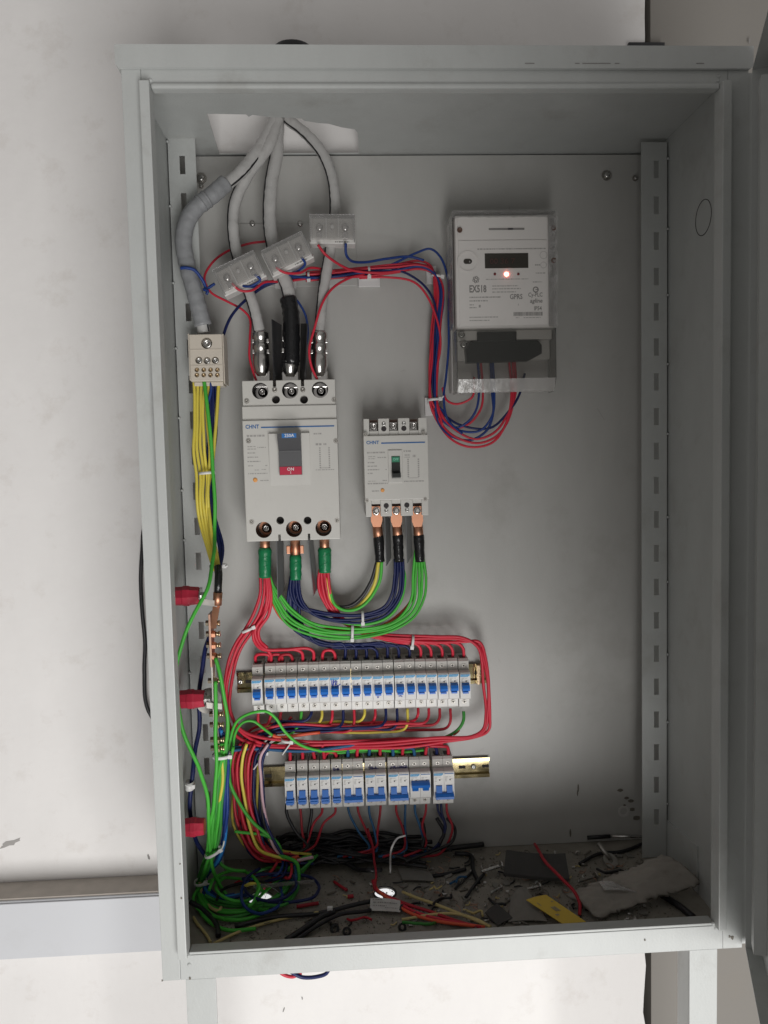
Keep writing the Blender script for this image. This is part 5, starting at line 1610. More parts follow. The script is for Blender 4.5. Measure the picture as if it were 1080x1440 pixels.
wire([(296, 538, .098), (295, 555, .100), (292, 568, .100)], 0.0022, 'w_blue', 'short thin blue wire end under the beige block')
wire([(287, 536, .102), (290, 560, .108), (295, 600, .110), (299, 650, .108), (301, 700, .106), (302, 745, .104), (301, 785, .150), (293, 822, .185), (274, 858, .200), (257, 900, .205), (249, 945, .205), (250, 990, .205), (256, 1025, .2), (268, 1058, .19), (282, 1085, .175), (292, 1115, .16), (294, 1150, .15), (293, 1190, .14), (300, 1225, .125), (316, 1253, .11), (345, 1275, .12), (378, 1279, .125), (405, 1265, .12), (420, 1237, .11), (418, 1214, .10), (404, 1206, .09), (392, 1204, .085)],
     0.0029, 'w_green', 'long green wire wandering from the beige block down to the floor loop')
tie(291, 665, .098, 0.0245, 0.0042, 'white tie round the yellow bundle', R(-3), None, 0.013)
tie(306, 796, .12, 0.0260, 0.0042, 'white tie above the black taped lug on the left', R(-2), (0.004, 0.001), 0.013)

# earth bar with lug, standing off the left side wall
EH = 0.165
def earth_bar():
    h = EH
    t = thing('earth_bar', 'vertical copper earth bar with brass bolts along the left strut', 'busbar', P(303, 1075, h))
    wpart(t, 'black_tape', MB().tube([P(306.5, 797, h - .02), P(307.5, 808, h - .01), P(307, 820, h), P(306.5, 834, h)], 0.0062, 12, lambda u: 1 + 0.06 * math.sin(u * 17)), 'tape_black')
    wpart(t, 'lug_barrel', MB().cyl(P(306.5, 833, h), P(305.5, 851, h), 0.0068, 0.0066, 14), 'copper')
    wpart(t, 'lug_palm', MB().slab([P(310, 849, h - .004), P(300, 849, h - .004), P(296.5, 884, h + .008), P(304, 884, h + .008)], 0.003), 'copper')
    x0, x1 = xr(297.5, h, 950), xr(300.5, h, 950)
    yb = YP - h
    wpart(t, 'bar', MB().box(x0, x1, yb - 0.010, yb + 0.020, zr(936, h, 300), zr(862, h, 300), 0.0005), 'copper_dull')
    wpart(t, 'lower_bar', MB().box(x0 + 0.0004, x1 - 0.0004, yb - 0.006, yb + 0.018, zr(1068, h, 300), zr(936, h, 300) - 0.0002, 0.0004), 'steel_dull')
    for py in (876, 891, 907, 922, 957, 1004, 1019, 1040, 1052):
        z = zr(py, h, 305)
        m = 'copper' if py < 930 else 'brass'
        n = wpart(t, 'bolt', MB().cyl((x1 + 0.0002, yb - 0.002, z), (x1 + 0.0055, yb - 0.002, z), 0.0056, n=6, smooth=False), m)
        wpart(t, 'bolt_end', MB().cyl((x1 + 0.0056, yb - 0.002, z), (x1 + 0.0100, yb - 0.002, z), 0.0032, n=10), 'brass', n)
        wpart(t, 'washer', MB().cyl((x1 + 0.0100, yb - 0.002, z), (x1 + 0.0125, yb - 0.002, z), 0.0046, n=8), 'brass', n)
        wpart(t, 'bolt_head', MB().cyl((x0 - 0.0055, yb + 0.001, z), (x0 - 0.0002, yb + 0.001, z), 0.0046, n=6, smooth=False), 'rail_dark', n)
earth_bar()
def insulator(px, py, label, cap=True):
    h = EH + 0.004
    c = P(px, py, h)
    t = thing('standoff_insulator', label, 'insulator', c, 'red standoff insulators')
    x0 = 0.0018
    L = xr(px + 19, h, py) - x0
    prof = [(0, 0.0130), (L * .05, 0.0136), (L * .4, 0.0142), (L * .45, 0.0152), (L * .62, 0.0152), (L * .68, 0.0140), (L * .96, 0.0130), (L, 0.0118)]
    wpart(t, 'body', MB().lathe((x0, c.y, c.z), (1, 0, 0.0), prof, 8, False), 'insulator')
    if cap:
        wpart(t, 'washer', MB().ring((x0 + L + .0004, c.y - 0.001, c.z), (1, 0, 0), 0.0100, 0.003, 0.0018), 'steel')
        wpart(t, 'bolt', MB().cyl((x0 + L + .0024, c.y - 0.002, c.z), (x0 + L + 0.0090, c.y - 0.002, c.z), 0.0058, n=6, smooth=False), 'steel')
        wpart(t, 'bracket', MB().slab([(x0 + L + .003, c.y - 0.008, c.z - 0.003), (x0 + L + .003, c.y - 0.008, c.z - 0.012), (x0 + L + 0.024, c.y + 0.002, c.z - 0.018), (x0 + L + 0.024, c.y + 0.002, c.z - 0.009)], 0.002), 'steel_dull')
insulator(262, 838, 'red standoff insulator, uppermost of three on the left')
insulator(269, 983, 'red standoff insulator, middle one of three on the left')
insulator(269, 1163, 'red standoff insulator, lowest of three on the left', False)
c = P(293, 985, EH - 0.02)
solo('washer_plate', MB().ring(c, (0.55, -1, 0), 0.0195, 0.005, 0.002, 28), 'steel_dull', 'large round steel washer beside the middle red insulator', 'washer')

# wires at the earth bar going down
wire([(296, 892, .165), (289, 912, .15), (285, 940, .135), (281, 985, .125), (279, 1025, .13), (273, 1060, .14), (269, 1100, .15), (270, 1150, .14), (277, 1185, .12), (290, 1205, .11)], 0.0034, 'w_navy', 'navy wire running down behind the red insulators')
tie(267, 1104, .152, 0.0135, 0.012, 'bunched white tie on the navy wire by the left frame', 0, (-0.012, 0.004))
wire([(303, 925, .178), (310, 950, .18), (316, 985, .175), (319, 1020, .17), (317, 1050, .165), (310, 1075, .16), (304, 1110, .15), (298, 1160, .14), (296, 1195, .13), (285, 1222, .1), (279, 1245, .11), (283, 1270, .12), (305, 1290, .125), (345, 1292, .12), (385, 1278, .11)], 0.0029, 'w_green', 'green wire from the fourth bolt of the earth bar into the floor tangle')
wire([(303, 958, .178), (303, 985, .18), (304, 1030, .178), (305, 1065, .172), (302, 1110, .16), (296, 1155, .145), (293, 1195, .135), (283, 1225, .1), (277, 1255, .115), (288, 1290, .128), (320, 1308, .13), (360, 1306, .125)], 0.0029, 'w_green', 'green wire from the fifth bolt of the earth bar straight down')
g = 'green wires in the lower left bunch'
for k in range(4):
    wire([(309 + k * 3.4, 1045, .165), (309 + k * 2.6, 1085, .155), (305 + k * 2.4, 1130, .145), (299 + k * 3.0, 1165, .135), (295 + k * 2.6, 1198, .13), (287 + k * 2.2, 1222, .125), (280 + k * 1.8, 1246, .108), (284 + k * 3.5, 1275 - k * 3, .118), (310 + k * 8, 1290 - k * 5, .12), (350 + k * 14, 1286 - k * 9, .115), (388 + k * 10, 1262 - k * 11, .10), (420 + k * 6, 1232 - k * 7, .085), (437 + k * 3, 1207 - k * 1.4, .07)], 0.0025, 'w_green' if k % 3 else 'w_green_dark',
         '%s green wire of the tied bunch in the lower left corner' % ['leftmost', 'second', 'third', 'rightmost'][k], g)
wire([(302, 1195, .095), (312, 1216, .10), (327, 1224, .10), (345, 1225, .09)], 0.0027, 'w_green', 'green wire end curling right from the lower left bunch')
wire([(312, 1060, .16), (312, 1110, .15), (307, 1150, .14), (303, 1190, .13)], 0.0024, 'w_yellow', 'yellow wire among the green wires at the lower left')
wire([(281, 1240, .11), (285, 1262, .116), (297, 1278, .12), (308, 1281, .12), (311, 1276, .118)], 0.0025, 'w_tan', 'dusty yellow wire end curled at the lower left tie')
for k in range(3):
    wire([(309 + k * 2, 1022 + k * 4, .16), (314 + k * 2.2, 1060, .155), (316 + k * 2, 1105, .14), (317 + k * 1.4, 1150, .13), (312 + k * 1.5, 1185, .12), (303 + k * 2, 1212, .115), (284 + k * 2, 1240, .105), (292 + k * 8, 1262, .10), (330 + k * 10, 1258, .07)], 0.0029, 'w_bright_blue' if k == 1 else 'w_blue', ['blue wire left of the bright blue one by the earth bar', 'bright blue wire running down beside the green bunch', 'blue wire right of the bright blue one by the earth bar'][k])
tie(300, 1198, .132, 0.0300, 0.0042, 'white tie slanting across the green bunch at lower left', R(-25), (0.012, 0.012), 0.014)
tie(282, 1240, .116, 0.0200, 0.0042, 'lowest white tie at the lower left corner', R(-5), (0.008, 0.0), 0.012)
tie(312, 1062, .158, 0.0290, 0.0048, 'white tie round green and blue wires below the earth bar', 0, None, 0.014)
# vertical group left of the lower row
specs = [('w_red', 330), ('w_red', 337), ('w_yellow', 341), ('w_navy', 345), ('w_orange', 349), ('w_red', 352), ('w_red', 357), ('w_navy', 361), ('w_pink', 367), ('w_red', 334), ('w_red_dark', 347), ('w_navy', 371)]
for k, (m, x) in enumerate(specs):
    rr = random.Random(60 + k)
    hh = .05 + (k % 3) * .008
    dx = rr.uniform(-3, 6)
    wire([(x + 8 + rr.uniform(-3, 3), 1046, hh), (x, 1064, hh), (x - 3 + dx * .5, 1095, hh), (x - 1 + dx, 1130, hh), (x + 5 + dx, 1160, hh + .004), (x + 16 + dx, 1187 + rr.uniform(-4, 6), hh + .01), (x + 38 + dx, 1206 + rr.uniform(-5, 5), hh + .02), (x + 70 + dx, 1212 + rr.uniform(-8, 5), hh + .02)], 0.0026, m,
         '%s wire in the hanging curtain left of the lower row, %s' % (cname[m], ['outermost left', 'close to the left edge', 'left of the middle', 'just left of the middle', 'in the middle', 'in its middle front', 'right of the middle', 'toward the right', 'with a glossy sleeve', 'at the left rear', 'at the rear', 'outermost right'][k]), 'wires hanging left of the lower row')
wire([(328, 1050, .075), (323, 1080, .075), (325, 1105, .075), (336, 1132, .075), (356, 1158, .075), (376, 1174, .075), (391, 1186, .075), (398, 1206, .075)], 0.0029, 'w_green', 'green wire sweeping diagonally over the red curtain of wires')
wire([(330, 1169, .07), (350, 1172, .07), (372, 1176, .07), (390, 1188, .068), (397, 1204, .068)], 0.0025, 'w_green', 'shorter green wire joining the diagonal one near the floor')
wire([(438, 1204, .075), (424, 1207, .08), (408, 1220, .09), (392, 1238, .10), (372, 1256, .11), (356, 1272, .115)], 0.0026, 'w_green', 'green wire crossing the floor loop from upper right to lower left')

# more of the tangle on the floor at the lower left
rt = random.Random(14)
for k in range(9):
    cx, cy = 345 + rt.uniform(-30, 45), 1252 + rt.uniform(-22, 26)
    ra, rb = rt.uniform(28, 62), rt.uniform(14, 30)
    a0 = rt.uniform(0, 6.28)
    pts = []
    for j in range(9):
        a = a0 + j * rt.uniform(0.5, 0.62)
        q = F(cx + ra * math.cos(a), min(1318, cy + rb * math.sin(a)), 0.010 + 0.004 * (k % 4) + 0.012 * abs(math.sin(a * 1.3 + k)))
        pts.append(Vector((max(0.012, q.x), min(q.y, YP - 0.012), q.z)))
    m = ['w_green', 'w_green_dark', 'w_navy', 'w_green', 'w_black', 'w_blue', 'w_green', 'w_navy', 'w_green_dark'][k]
    wire(pts, 0.0025, m, '%s wire loop coiled on the floor, %s' % (cname[m], ['around the left hole', 'nearest the left wall', 'behind the left hole', 'reaching farthest right', 'darkest of the coil', 'brighter blue one of the coil', 'lying on top of the coil', 'in front of the left hole', 'duller green one of the coil'][k]), 'wire loops coiled on the floor at lower left')
for k in range(5):
    rr_ = random.Random(200 + k)
    wire([(372 + k * 6, 1190 + k * 3, .06), (392 + k * 5, 1206 + k * 2, .08), F(380 + k * 9, 1228 + k * 2, .03), F(352 + k * 12, 1234 + rr_.uniform(-4, 8), .018), F(330 + k * 14, 1246 + rr_.uniform(-5, 5), .012)], 0.0024, ['w_red_dark', 'w_blue', 'w_navy', 'w_red', 'w_teal'][k],
         '%s wire spilling from the curtain onto the floor' % ['dark red', 'blue', 'navy', 'red', 'teal blue'][k], 'wires spilling onto the floor at lower left')

# ================================================================== instrument wiring from the transformers to the meter
ML = [(430, 390, .036), (470, 386, .034), (515, 381, .032), (556, 377, .030), (590, 374, .030), (609, 382, .030), (617, 405, .030), (615, 450, .030), (610, 500, .030), (608, 540, .030), (609, 566, .030)]
ends = [
    ('w_red', [(617, 590, .034), (640, 614, .04), (672, 624, .044), (700, 612, .048), (718, 580, .05), (722, 552, .05), (721, 508, .055)], 'red wire dipping deepest but one into the right meter terminal'),
    ('w_red', [(614, 592, .032), (634, 618, .04), (664, 628, .044), (694, 621, .046), (713, 592, .05), (719, 552, .05), (716, 508, .055)], 'red wire hanging lowest under the meter'),
    ('w_red', [(619, 586, .034), (640, 605, .04), (668, 617, .044), (698, 606, .048), (716, 578, .05), (725, 552, .05), (724, 508, .055)], 'red wire hanging third lowest under the meter'),
    ('w_navy', [(622, 582, .034), (645, 598, .04), (688, 602, .046), (716, 578, .05), (730, 556, .05), (738, 525, .05)], 'dark wire ending at the far right meter terminal'),
    ('w_blue', [(620, 588, .034), (648, 606, .04), (676, 606, .046), (692, 586, .05), (695, 552, .05), (693, 508, .055)], 'blue wire into the middle meter terminal'),
    ('w_blue', [(618, 594, .034), (634, 613, .038), (660, 620, .042), (684, 606, .046), (693, 580, .05), (692, 552, .05), (690, 508, .055)], 'lower blue wire into the middle meter terminal'),
    ('w_blue', [(622, 578, .034), (640, 602, .038), (657, 594, .044), (670, 575, .048), (674, 552, .05), (672, 508, .055)], 'blue wire into the left meter terminal'),
    ('w_red', [(620, 580, .034), (636, 600, .038), (660, 596, .044), (676, 576, .048), (679, 552, .05), (676, 508, .055)], 'red wire into the left meter terminal'),
]
for k, (m, e, lab) in enumerate(ends):
    o = (k - 3.5) * 1.7
    rr = random.Random(80 + k)
    st = []
    for i, (a, b, h) in enumerate(ML):
        vert = i >= 6
        j = rr.uniform(-1.5, 1.5)
        st.append((a + (o + j if vert else (o * .5 if i == 5 else 0)), b + (0 if vert else o + j), h + (k % 3) * 0.004))
    wire(st + e, 0.0020, m, lab, 'wires from the transformers to the meter')
wire([(520, 384, .036), (556, 370, .034), (585, 356, .032), (604, 350, .032), (620, 362, .034), (630, 388, .036), (632, 430, .036), (630, 480, .036), (627, 530, .034), (624, 555, .036), (630, 590, .04), (650, 610, .044)], 0.0019, 'w_blue', 'blue wire arching high then following the left side of the meter')
wire([(505, 391, .034), (545, 390, .036), (582, 398, .038), (605, 424, .040), (618, 458, .040), (619, 490, .038), (612, 530, .036), (612, 560, .036), (623, 600, .04)], 0.0019, 'w_red', 'red wire cutting the corner below the instrument bundle')
wire([(548, 376, .036), (575, 386, .038), (598, 404, .040), (612, 432, .040), (612, 480, .038), (608, 540, .036), (614, 580, .036)], 0.0019, 'w_navy', 'navy wire cutting the corner of the instrument bundle')
wire([(622, 545, .034), (628, 562, .036), (640, 568, .040), (654, 565, .044), (664, 557, .048), (667, 530, .05)], 0.0019, 'w_red', 'short red wire curving under the left corner of the meter')
wire([(447, 344, .092), (458, 358, .088), (478, 373, .070), (500, 381, .050), (540, 383, .040), (575, 379, .036)], 0.0021, 'w_red', 'red wire from the highest transformer joining the instrument bundle')
wire([(486, 342, .092), (486, 358, .086), (494, 368, .066), (515, 370, .048), (545, 364, .040), (575, 360, .034), (596, 366, .032)], 0.0021, 'w_blue', 'blue wire from the highest transformer joining the instrument bundle')
wire([(388, 376, .098), (400, 384, .094), (420, 384, .080), (436, 376, .060), (455, 378, .045), (480, 384, .038)], 0.0020, 'w_red', 'red wire from the middle transformer')
wire([(424, 362, .098), (430, 372, .088), (420, 382, .075), (408, 388, .065), (440, 390, .045), (480, 386, .036)], 0.0020, 'w_blue', 'blue wire from the middle transformer')
wire([(326, 398, .104), (336, 408, .10), (352, 408, .094), (372, 396, .078), (400, 396, .05), (440, 391, .04)], 0.0020, 'w_red', 'red wire from the lowest transformer')
wire([(358, 386, .104), (366, 394, .098), (352, 403, .094), (342, 402, .09), (362, 402, .075), (390, 393, .05), (430, 390, .04)], 0.0020, 'w_blue', 'blue wire from the lowest transformer')
wire([(378, 339, .03), (350, 343, .03), (318, 355, .034), (296, 372, .04), (287, 390, .046), (296, 410, .05), (318, 424, .05), (342, 438, .05), (352, 450, .05), (352, 480, .058), (351, 500, .064), (356, 522, .068), (362, 540, .068)], 0.0019, 'w_red', 'thin red wire circling left of the transformers to the left pole')
wire([(512, 386, .036), (490, 392, .05), (468, 406, .07), (452, 430, .082), (441, 465, .086), (434, 495, .086), (437, 515, .084), (447, 535, .082)], 0.0020, 'w_red', 'thin red wire running down in front of the right lug')
wire([(463, 388, .045), (458, 410, .05), (453, 440, .05), (451, 468, .052)], 0.0016, 'w_teal', 'thin teal wire behind the right incoming cable')
wire([(411, 415, .06), (422, 428, .058), (430, 445, .056), (432, 470, .05), (430, 490, .04)], 0.0018, 'w_blue', 'thin blue wire right of the black taped cable')
wire([(313, 475, .075), (320, 455, .07), (330, 437, .062), (345, 420, .054), (372, 402, .046), (410, 392, .04), (440, 388, .036)], 0.0024, 'w_navy', 'navy wire from the beige block up to the transformers')
wire([(254, 377, .112), (262, 376, .114), (272, 379, .112), (281, 391, .106), (287, 403, .10), (292, 412, .098)], 0.0025, 'w_blue', 'blue wire tied round the taped grey cable')
wire([(302, 399, .098), (294, 404, .10), (287, 406, .103), (292, 408, .104), (290, 414, .102)], 0.0022, 'w_blue', 'knotted loose end of the blue wire on the taped cable')
def tie_mount(px, py, w, hh, label):
    a, b = P(px - w / 2, py, 0), P(px + w / 2, py, 0)
    z = P(px, py, 0).z
    t = thing('tie_mount', label, 'tie mount', ((a.x + b.x) / 2, YP, z - hh * .00058), 'white adhesive tie mounts')
    wpart(t, 'base', MB().box(a.x, b.x, YP - 0.007, YP - 0.0004, z - hh * 0.00058, z + hh * 0.00058, 0.0008), 'tie_white')
    wpart(t, 'saddle', MB().box(a.x + 0.004, b.x - 0.004, YP - 0.011, YP - 0.0072, z + hh * 0.0001, z + hh * 0.0005, 0.0008), 'tie_white')
tie_mount(519, 396, 30, 17, 'white adhesive tie mount under the horizontal instrument bundle')
tie_mount(402, 399, 30, 15, 'white adhesive tie mount behind the lower transformers')
tie_mount(606, 388, 14, 26, 'white adhesive tie mount at the bend of the instrument bundle')
tie_mount(607, 572, 20, 26, 'white adhesive tie mount right above the small breaker')
tie(519, 383, .034, 0.0190, 0.0038, 'white tie on the horizontal instrument bundle', R(90), None, 0.009)
tie(614, 389, .032, 0.0200, 0.0038, 'white tie at the bend of the instrument bundle', R(10), None, 0.009)
tie(610, 562, .034, 0.0230, 0.0042, 'white tie on the instrument bundle left of the meter bottom', R(-4), (0.004, 0.004), 0.009)
tie(434, 389, .040, 0.0150, 0.0036, 'white tie on the instrument wires behind the right incoming cable', R(90), None, 0.008)

# ================================================================== the floor of the cabinet: cables and rubbish
g = 'black cables heaped on the cabinet floor'
rn = random.Random(33)
for k in range(58):
    x = 366 + rn.uniform(-8, 70)
    xe = x + rn.uniform(90, 210)
    yb = 1160 + rn.uniform(0, 54)
    n = 7
    pts = []
    a1, a2 = rn.uniform(0, 6), rn.uniform(3, 8)
    for j in range(n + 1):
        u = j / n
        py = yb + 7 * math.sin(a1 + u * a2) + (6 * u if k % 3 else -6 * u) + rn.uniform(-2, 2)
        z = 0.010 + rn.uniform(0, .012) + (0.038 - 0.0008 * (yb - 1168)) * (0.5 + 0.5 * math.sin(a2 + u * 3.0)) * (1 - 0.6 * u)
        q = F(min(640, x + (xe - x) * u), py, z)
        pts.append(Vector((q.x, min(q.y, YP - 0.006 - (k % 4) * .005), q.z)))
    wire(pts, rn.choice([.0016, .0020, .0025, .0030, .0038]), 'w_black', 'black cable in the tangled heap at the back of the cabinet floor', g)
for (pts, r, m, lab) in [
    ([(614, 1150, .03), (625, 1172, .04), (618, 1186, .05)], .0032, 'w_black', 'black cable rising from the heap to the rightmost double breaker'),
    ([(592, 1150, .03), (596, 1175, .04), (594, 1192, .05)], .003, 'w_black', 'black cable rising from the heap to the upswitched breaker'),
    ([(567, 1160, .03), (570, 1185, .04), (568, 1205, .05)], .0028, 'w_black', 'black cable rising from the heap to the middle double breaker'),
    ([(628, 1150, .03), (639, 1165, .036), (636, 1182, .05), (610, 1196, .06), (570, 1212, .08)], .0026, 'w_black', 'thin black cable curving from the right breaker into the heap'),
]:
    wire(pts, r, m, lab)
def floor_wire(pts, r, m, lab, group=None):
    return wire([F(a, b, z) for a, b, z in pts], r, m, lab, group)
floor_wire([(300, 1327, .008), (345, 1307, .007), (400, 1291, .007), (448, 1283, .008)], .0022, 'w_tan', 'dusty yellow wire lying along the front of the floor')
floor_wire([(330, 1303, .006), (390, 1290, .008), (455, 1281, .008), (525, 1267, .010)], .0034, 'w_black', 'black cable lying toward the white tag on the floor')
floor_wire([(402, 1322, .006), (430, 1305, .010), (455, 1288, .016), (470, 1282, .014)], .0042, 'w_black', 'short black cable end pointing at the front sill')
floor_wire([(415, 1322, .006), (445, 1304, .010), (480, 1287, .012), (522, 1280, .008)], .0030, 'w_black', 'second black cable end beside it near the front sill')
floor_wire([(268, 1268, .02), (285, 1280, .014), (303, 1300, .01), (307, 1316, .008)], .0040, 'w_black', 'black cable end in the front left corner of the floor')
floor_wire([(272, 1290, .006), (285, 1305, .006), (296, 1325, .006)], .0022, 'w_tan', 'dusty yellow wire end in the front left corner')
floor_wire([(566, 1254, .010), (600, 1268, .010), (640, 1283, .009), (690, 1303, .008)], .0024, 'w_tan', 'dusty yellow wire slanting right across the floor')
floor_wire([(565, 1293, .006), (600, 1288, .007), (640, 1286, .008), (672, 1294, .008), (690, 1304, .008)], .0022, 'w_tan', 'lower dusty yellow wire meeting the slanting one')
for k in range(3):
    floor_wire([(524 + k, 1238, .020), (530 + k, 1252 + k, .018), (550, 1262 + k * 3, .012), (580, 1276 + k * 4, .010), (620, 1288 + k * 4, .008), (672 + k * 5, 1304, .007)], .0024, ['w_red_dark', 'w_red', 'w_orange'][k],
               ['dark red wire crossing the cable hole in the floor', 'red wire beside the dark red one across the floor', 'orange red wire beside the red ones across the floor'][k])
wire([P(517, 1165, .038), P(524, 1190, .06), P(526, 1212, .085), F(528, 1238, .03), F(527, 1252, .018)], .0019, 'w_red_dark', 'dark red wire hanging from the lower row to the floor hole')
wire([F(700, 1185, .030), F(752, 1187, .034), F(768, 1212, .040), F(790, 1236, .036), F(808, 1254, .028), F(815, 1270, .018), F(815, 1287, .006)][1:], .0026, 'w_red_dark', 'dark red wire bending over the black pad on the right of the floor')
for k, (pts, r) in enumerate([([(620, 1196, .012), (650, 1192, .014), (680, 1187, .014)], .0046), ([(640, 1200, .008), (664, 1205, .008), (666, 1224, .008), (673, 1242, .006)], .0036), ([(655, 1262, .006), (668, 1246, .007), (681, 1228, .007)], .0026), ([(815, 1215, .006), (845, 1200, .008), (875, 1196, .008), (905, 1186, .006)], .0030), ([(920, 1250, .012), (945, 1268, .008), (975, 1290, .006)], .0052), ([(640, 1250, .005), (652, 1240, .006), (664, 1225, .006)], .002), ([(600, 1233, .006), (630, 1228, .006), (655, 1222, .006)], .003)]):
    floor_wire(pts, r, 'w_black', ['stub of black cable lying at the back right of the heap', 'bent black strip end right of the heap', 'thin black offcut slanting near the screw', 'black strip lying behind the cloudy sheet', 'black stub under the right end of the cloudy sheet', 'small black offcut left of the screw', 'black offcut lying right of the cable heap'][k])

# white tag and zip tail
def card(name, corners, t, m, label, cat, printed=None, bend=0.0):
    pts = [F(*c) for c in corners]
    n = 6
    mb = MB()
    top, bot = [], []
    for j in range(n + 1):
        for i in range(n + 1):
            u, v = i / n, j / n
            p = (pts[0].lerp(pts[1], u)).lerp(pts[3].lerp(pts[2], u), v) + Vector((0, 0, bend * math.sin(math.pi * u) * (0.6 + 0.4 * math.cos(v * 4))))
            top.append(p + Vector((0, 0, t)))
            bot.append(p)
    N = (n + 1) ** 2
    fs = []
    for j in range(n):
        for i in range(n):
            a = j * (n + 1) + i
            fs += [(a, a + 1, a + n + 2, a + n + 1), (N + a, N + a + n + 1, N + a + n + 2, N + a + 1)]
    for i in range(n):
        for a, b in (((i), (i + 1)), (n * (n + 1) + i + 1, n * (n + 1) + i), ((i + 1) * (n + 1), i * (n + 1)), (i * (n + 1) + n, (i + 1) * (n + 1) + n)):
            fs.append((a, b, N + b, N + a))
    mb.add(top + bot, fs)
    c = sum(pts, Vector()) / 4
    root = thing(name, label, cat, (c.x, c.y, min(p.z for p in pts)))
    wpart(root, 'sheet', mb, m)
    if printed:
        rr = random.Random(len(label))
        pm = MB()
        for (v, h_, u0, u1) in printed:
            u = u0
            while u < u1:
                du = rr.uniform(0.02, 0.07)
                q = []
                for uu, vv in ((u, v), (min(u1, u + du), v), (min(u1, u + du), v + h_), (u, v + h_)):
                    q.append((pts[0].lerp(pts[1], uu)).lerp(pts[3].lerp(pts[2], uu), vv) + Vector((0, 0, bend * math.sin(math.pi * uu) * (0.6 + 0.4 * math.cos(vv * 4)) + t + 0.0012)))
                pm.add(q, [(0, 1, 2, 3)])
                u += du + rr.uniform(0.01, 0.04)
        wpart(root, 'print', pm, 'ink_grey')
    return root
card('paper_tag', [(521, 1264, .014), (563, 1267, .014), (563, 1283, .008), (520, 1281, .008)], .0008, 'card_white', 'crumpled white printed tag in front of the floor hole', 'tag', [(.15, .06, .08, .4), (.35, .08, .1, .9), (.6, .06, .1, .55), (.75, .06, .5, .9)], 0.002)
card('yellow_card', [(740, 1266, .020), (768, 1259, .022), (824, 1297, .010), (793, 1301, .008)], .0010, 'yellow_card', 'yellow printed card strip leaning on the cloudy sheet', 'card', [(.42, .16, .42, .62), (.25, .03, .75, .85), (.2, .12, .15, .2), (.66, .05, .2, .35)], 0.001)
card('rubber_pad', [(712, 1199, .040), (795, 1204, .036), (801, 1240, .012), (708, 1232, .012)], .005, 'pad', 'dark grey rubber pad lying at the back of the floor', 'pad', None, -0.003)
card('grey_cardboard', [(718, 1262, .010), (740, 1248, .018), (770, 1296, .006), (715, 1297, .005)], .001, 'grey_card', 'crumpled dull grey scrap left of the yellow card', 'scrap', None, 0.006)
card('black_scrap', [(682, 1284, .006), (700, 1272, .010), (722, 1292, .006), (700, 1302, .005)], .0012, 'pad', 'black triangular scrap near the front sill', 'scrap', None, 0.002)
card('grey_strip', [(560, 1222, .008), (606, 1228, .008), (612, 1240, .006), (566, 1238, .006)], .001, 'grey_card', 'small grey cardboard scrap in front of the cable heap', 'scrap', None, 0.003)
card('clear_strip', [(356, 1245, .030), (442, 1238, .030), (443, 1242, .024), (357, 1250, .024)], .0012, 'clear', 'thin clear plastic strip behind the green wire loop', 'strip', None, 0.0)

# cloudy folded sheet on the right
def cloudy():
    A = [F(797, 1262, .012), F(930, 1206, .055), F(986, 1243, .030), F(838, 1293, .006)]
    nu, nv = 40, 20
    rr = random.Random(6)
    top = []
    bot = []
    for j in range(nv + 1):
        for i in range(nu + 1):
            u, v = i / nu, j / nv
            p = (A[0].lerp(A[1], u)).lerp(A[3].lerp(A[2], u), v)
            w = 0.010 * math.sin(math.pi * v) * (0.6 + 0.5 * u) + (0.004 * math.sin(u * 9 + v * 3) + 0.0022 * abs(math.sin(u * 17 - v * 11)) - 0.0018 * abs(math.sin(u * 7 + v * 13))) * math.sin(math.pi * (0.08 + 0.84 * v)) + rr.uniform(-.0008, .0008)
            if j in (0, nv): p = p + Vector((rr.uniform(-.004, .004), rr.uniform(-.004, .004), 0))
            top.append(p + Vector((0, 0, w + 0.004)))
            bot.append(p + Vector((0, 0, w * 0.6)))
    N = len(top)
    fs = []
    for j in range(nv):
        for i in range(nu):
            a = j * (nu + 1) + i
            fs += [(a, a + 1, a + nu + 2, a + nu + 1), (N + a, N + a + nu + 1, N + a + nu + 2, N + a + 1)]
    m = nu + 1
    for i in range(nu):
        fs += [(i, N + i, N + i + 1, i + 1), (nv * m + i, nv * m + i + 1, N + nv * m + i + 1, N + nv * m + i)]
    for j in range(nv):
        fs += [(j * m, (j + 1) * m, N + (j + 1) * m, N + j * m), (j * m + nu, N + j * m + nu, N + (j + 1) * m + nu, (j + 1) * m + nu)]
    mb = MB().add(top + bot, fs, True)
    solo('foam_sheet', mb, 'foam', 'dusty off-white foam sheet sagging in the right corner of the floor', 'foam sheet')
cloudy()
card('clear_scrap', [(842, 1240, .034), (872, 1246, .034), (896, 1255, .032), (850, 1252, .032)], .001, 'clear', 'small clear film scrap on top of the foam sheet', 'scrap', None, 0.004)

# screws
def screw(px0, py0, px1, py1, z, r, label, m='steel', z1=None):
    a, b = F(px0, py0, z), F(px1, py1, z if z1 is None else z1)
    d = (b - a)
    L = d.length
    t = thing('screw', label, 'screw', (a.x, a.y, 0.002))
    prof = [(0, r * 0.2)]
    k = 0
    while k < 16:
        prof += [(L * (0.04 + k * 0.05), r * 0.72), (L * (0.065 + k * 0.05), r)]
        k += 1
    prof += [(L * 0.86, r * 0.72), (L * 0.95, r * 0.72)]
    wpart(t, 'shank', MB().lathe(a, d, prof, 12), m)
    wpart(t, 'head', MB().lathe(a + d * 0.95, d, [(0, r * 2.2), (L * 0.05, r * 2.2), (L * 0.09, r * 1.3)], 14), m)
screw(676, 1226, 706, 1217, .012, .0034, 'long silver screw lying left of the rubber pad', 'steel', .016)
screw(735, 1252, 759, 1246, .010, .0026, 'silver screw lying in front of the rubber pad', 'steel')
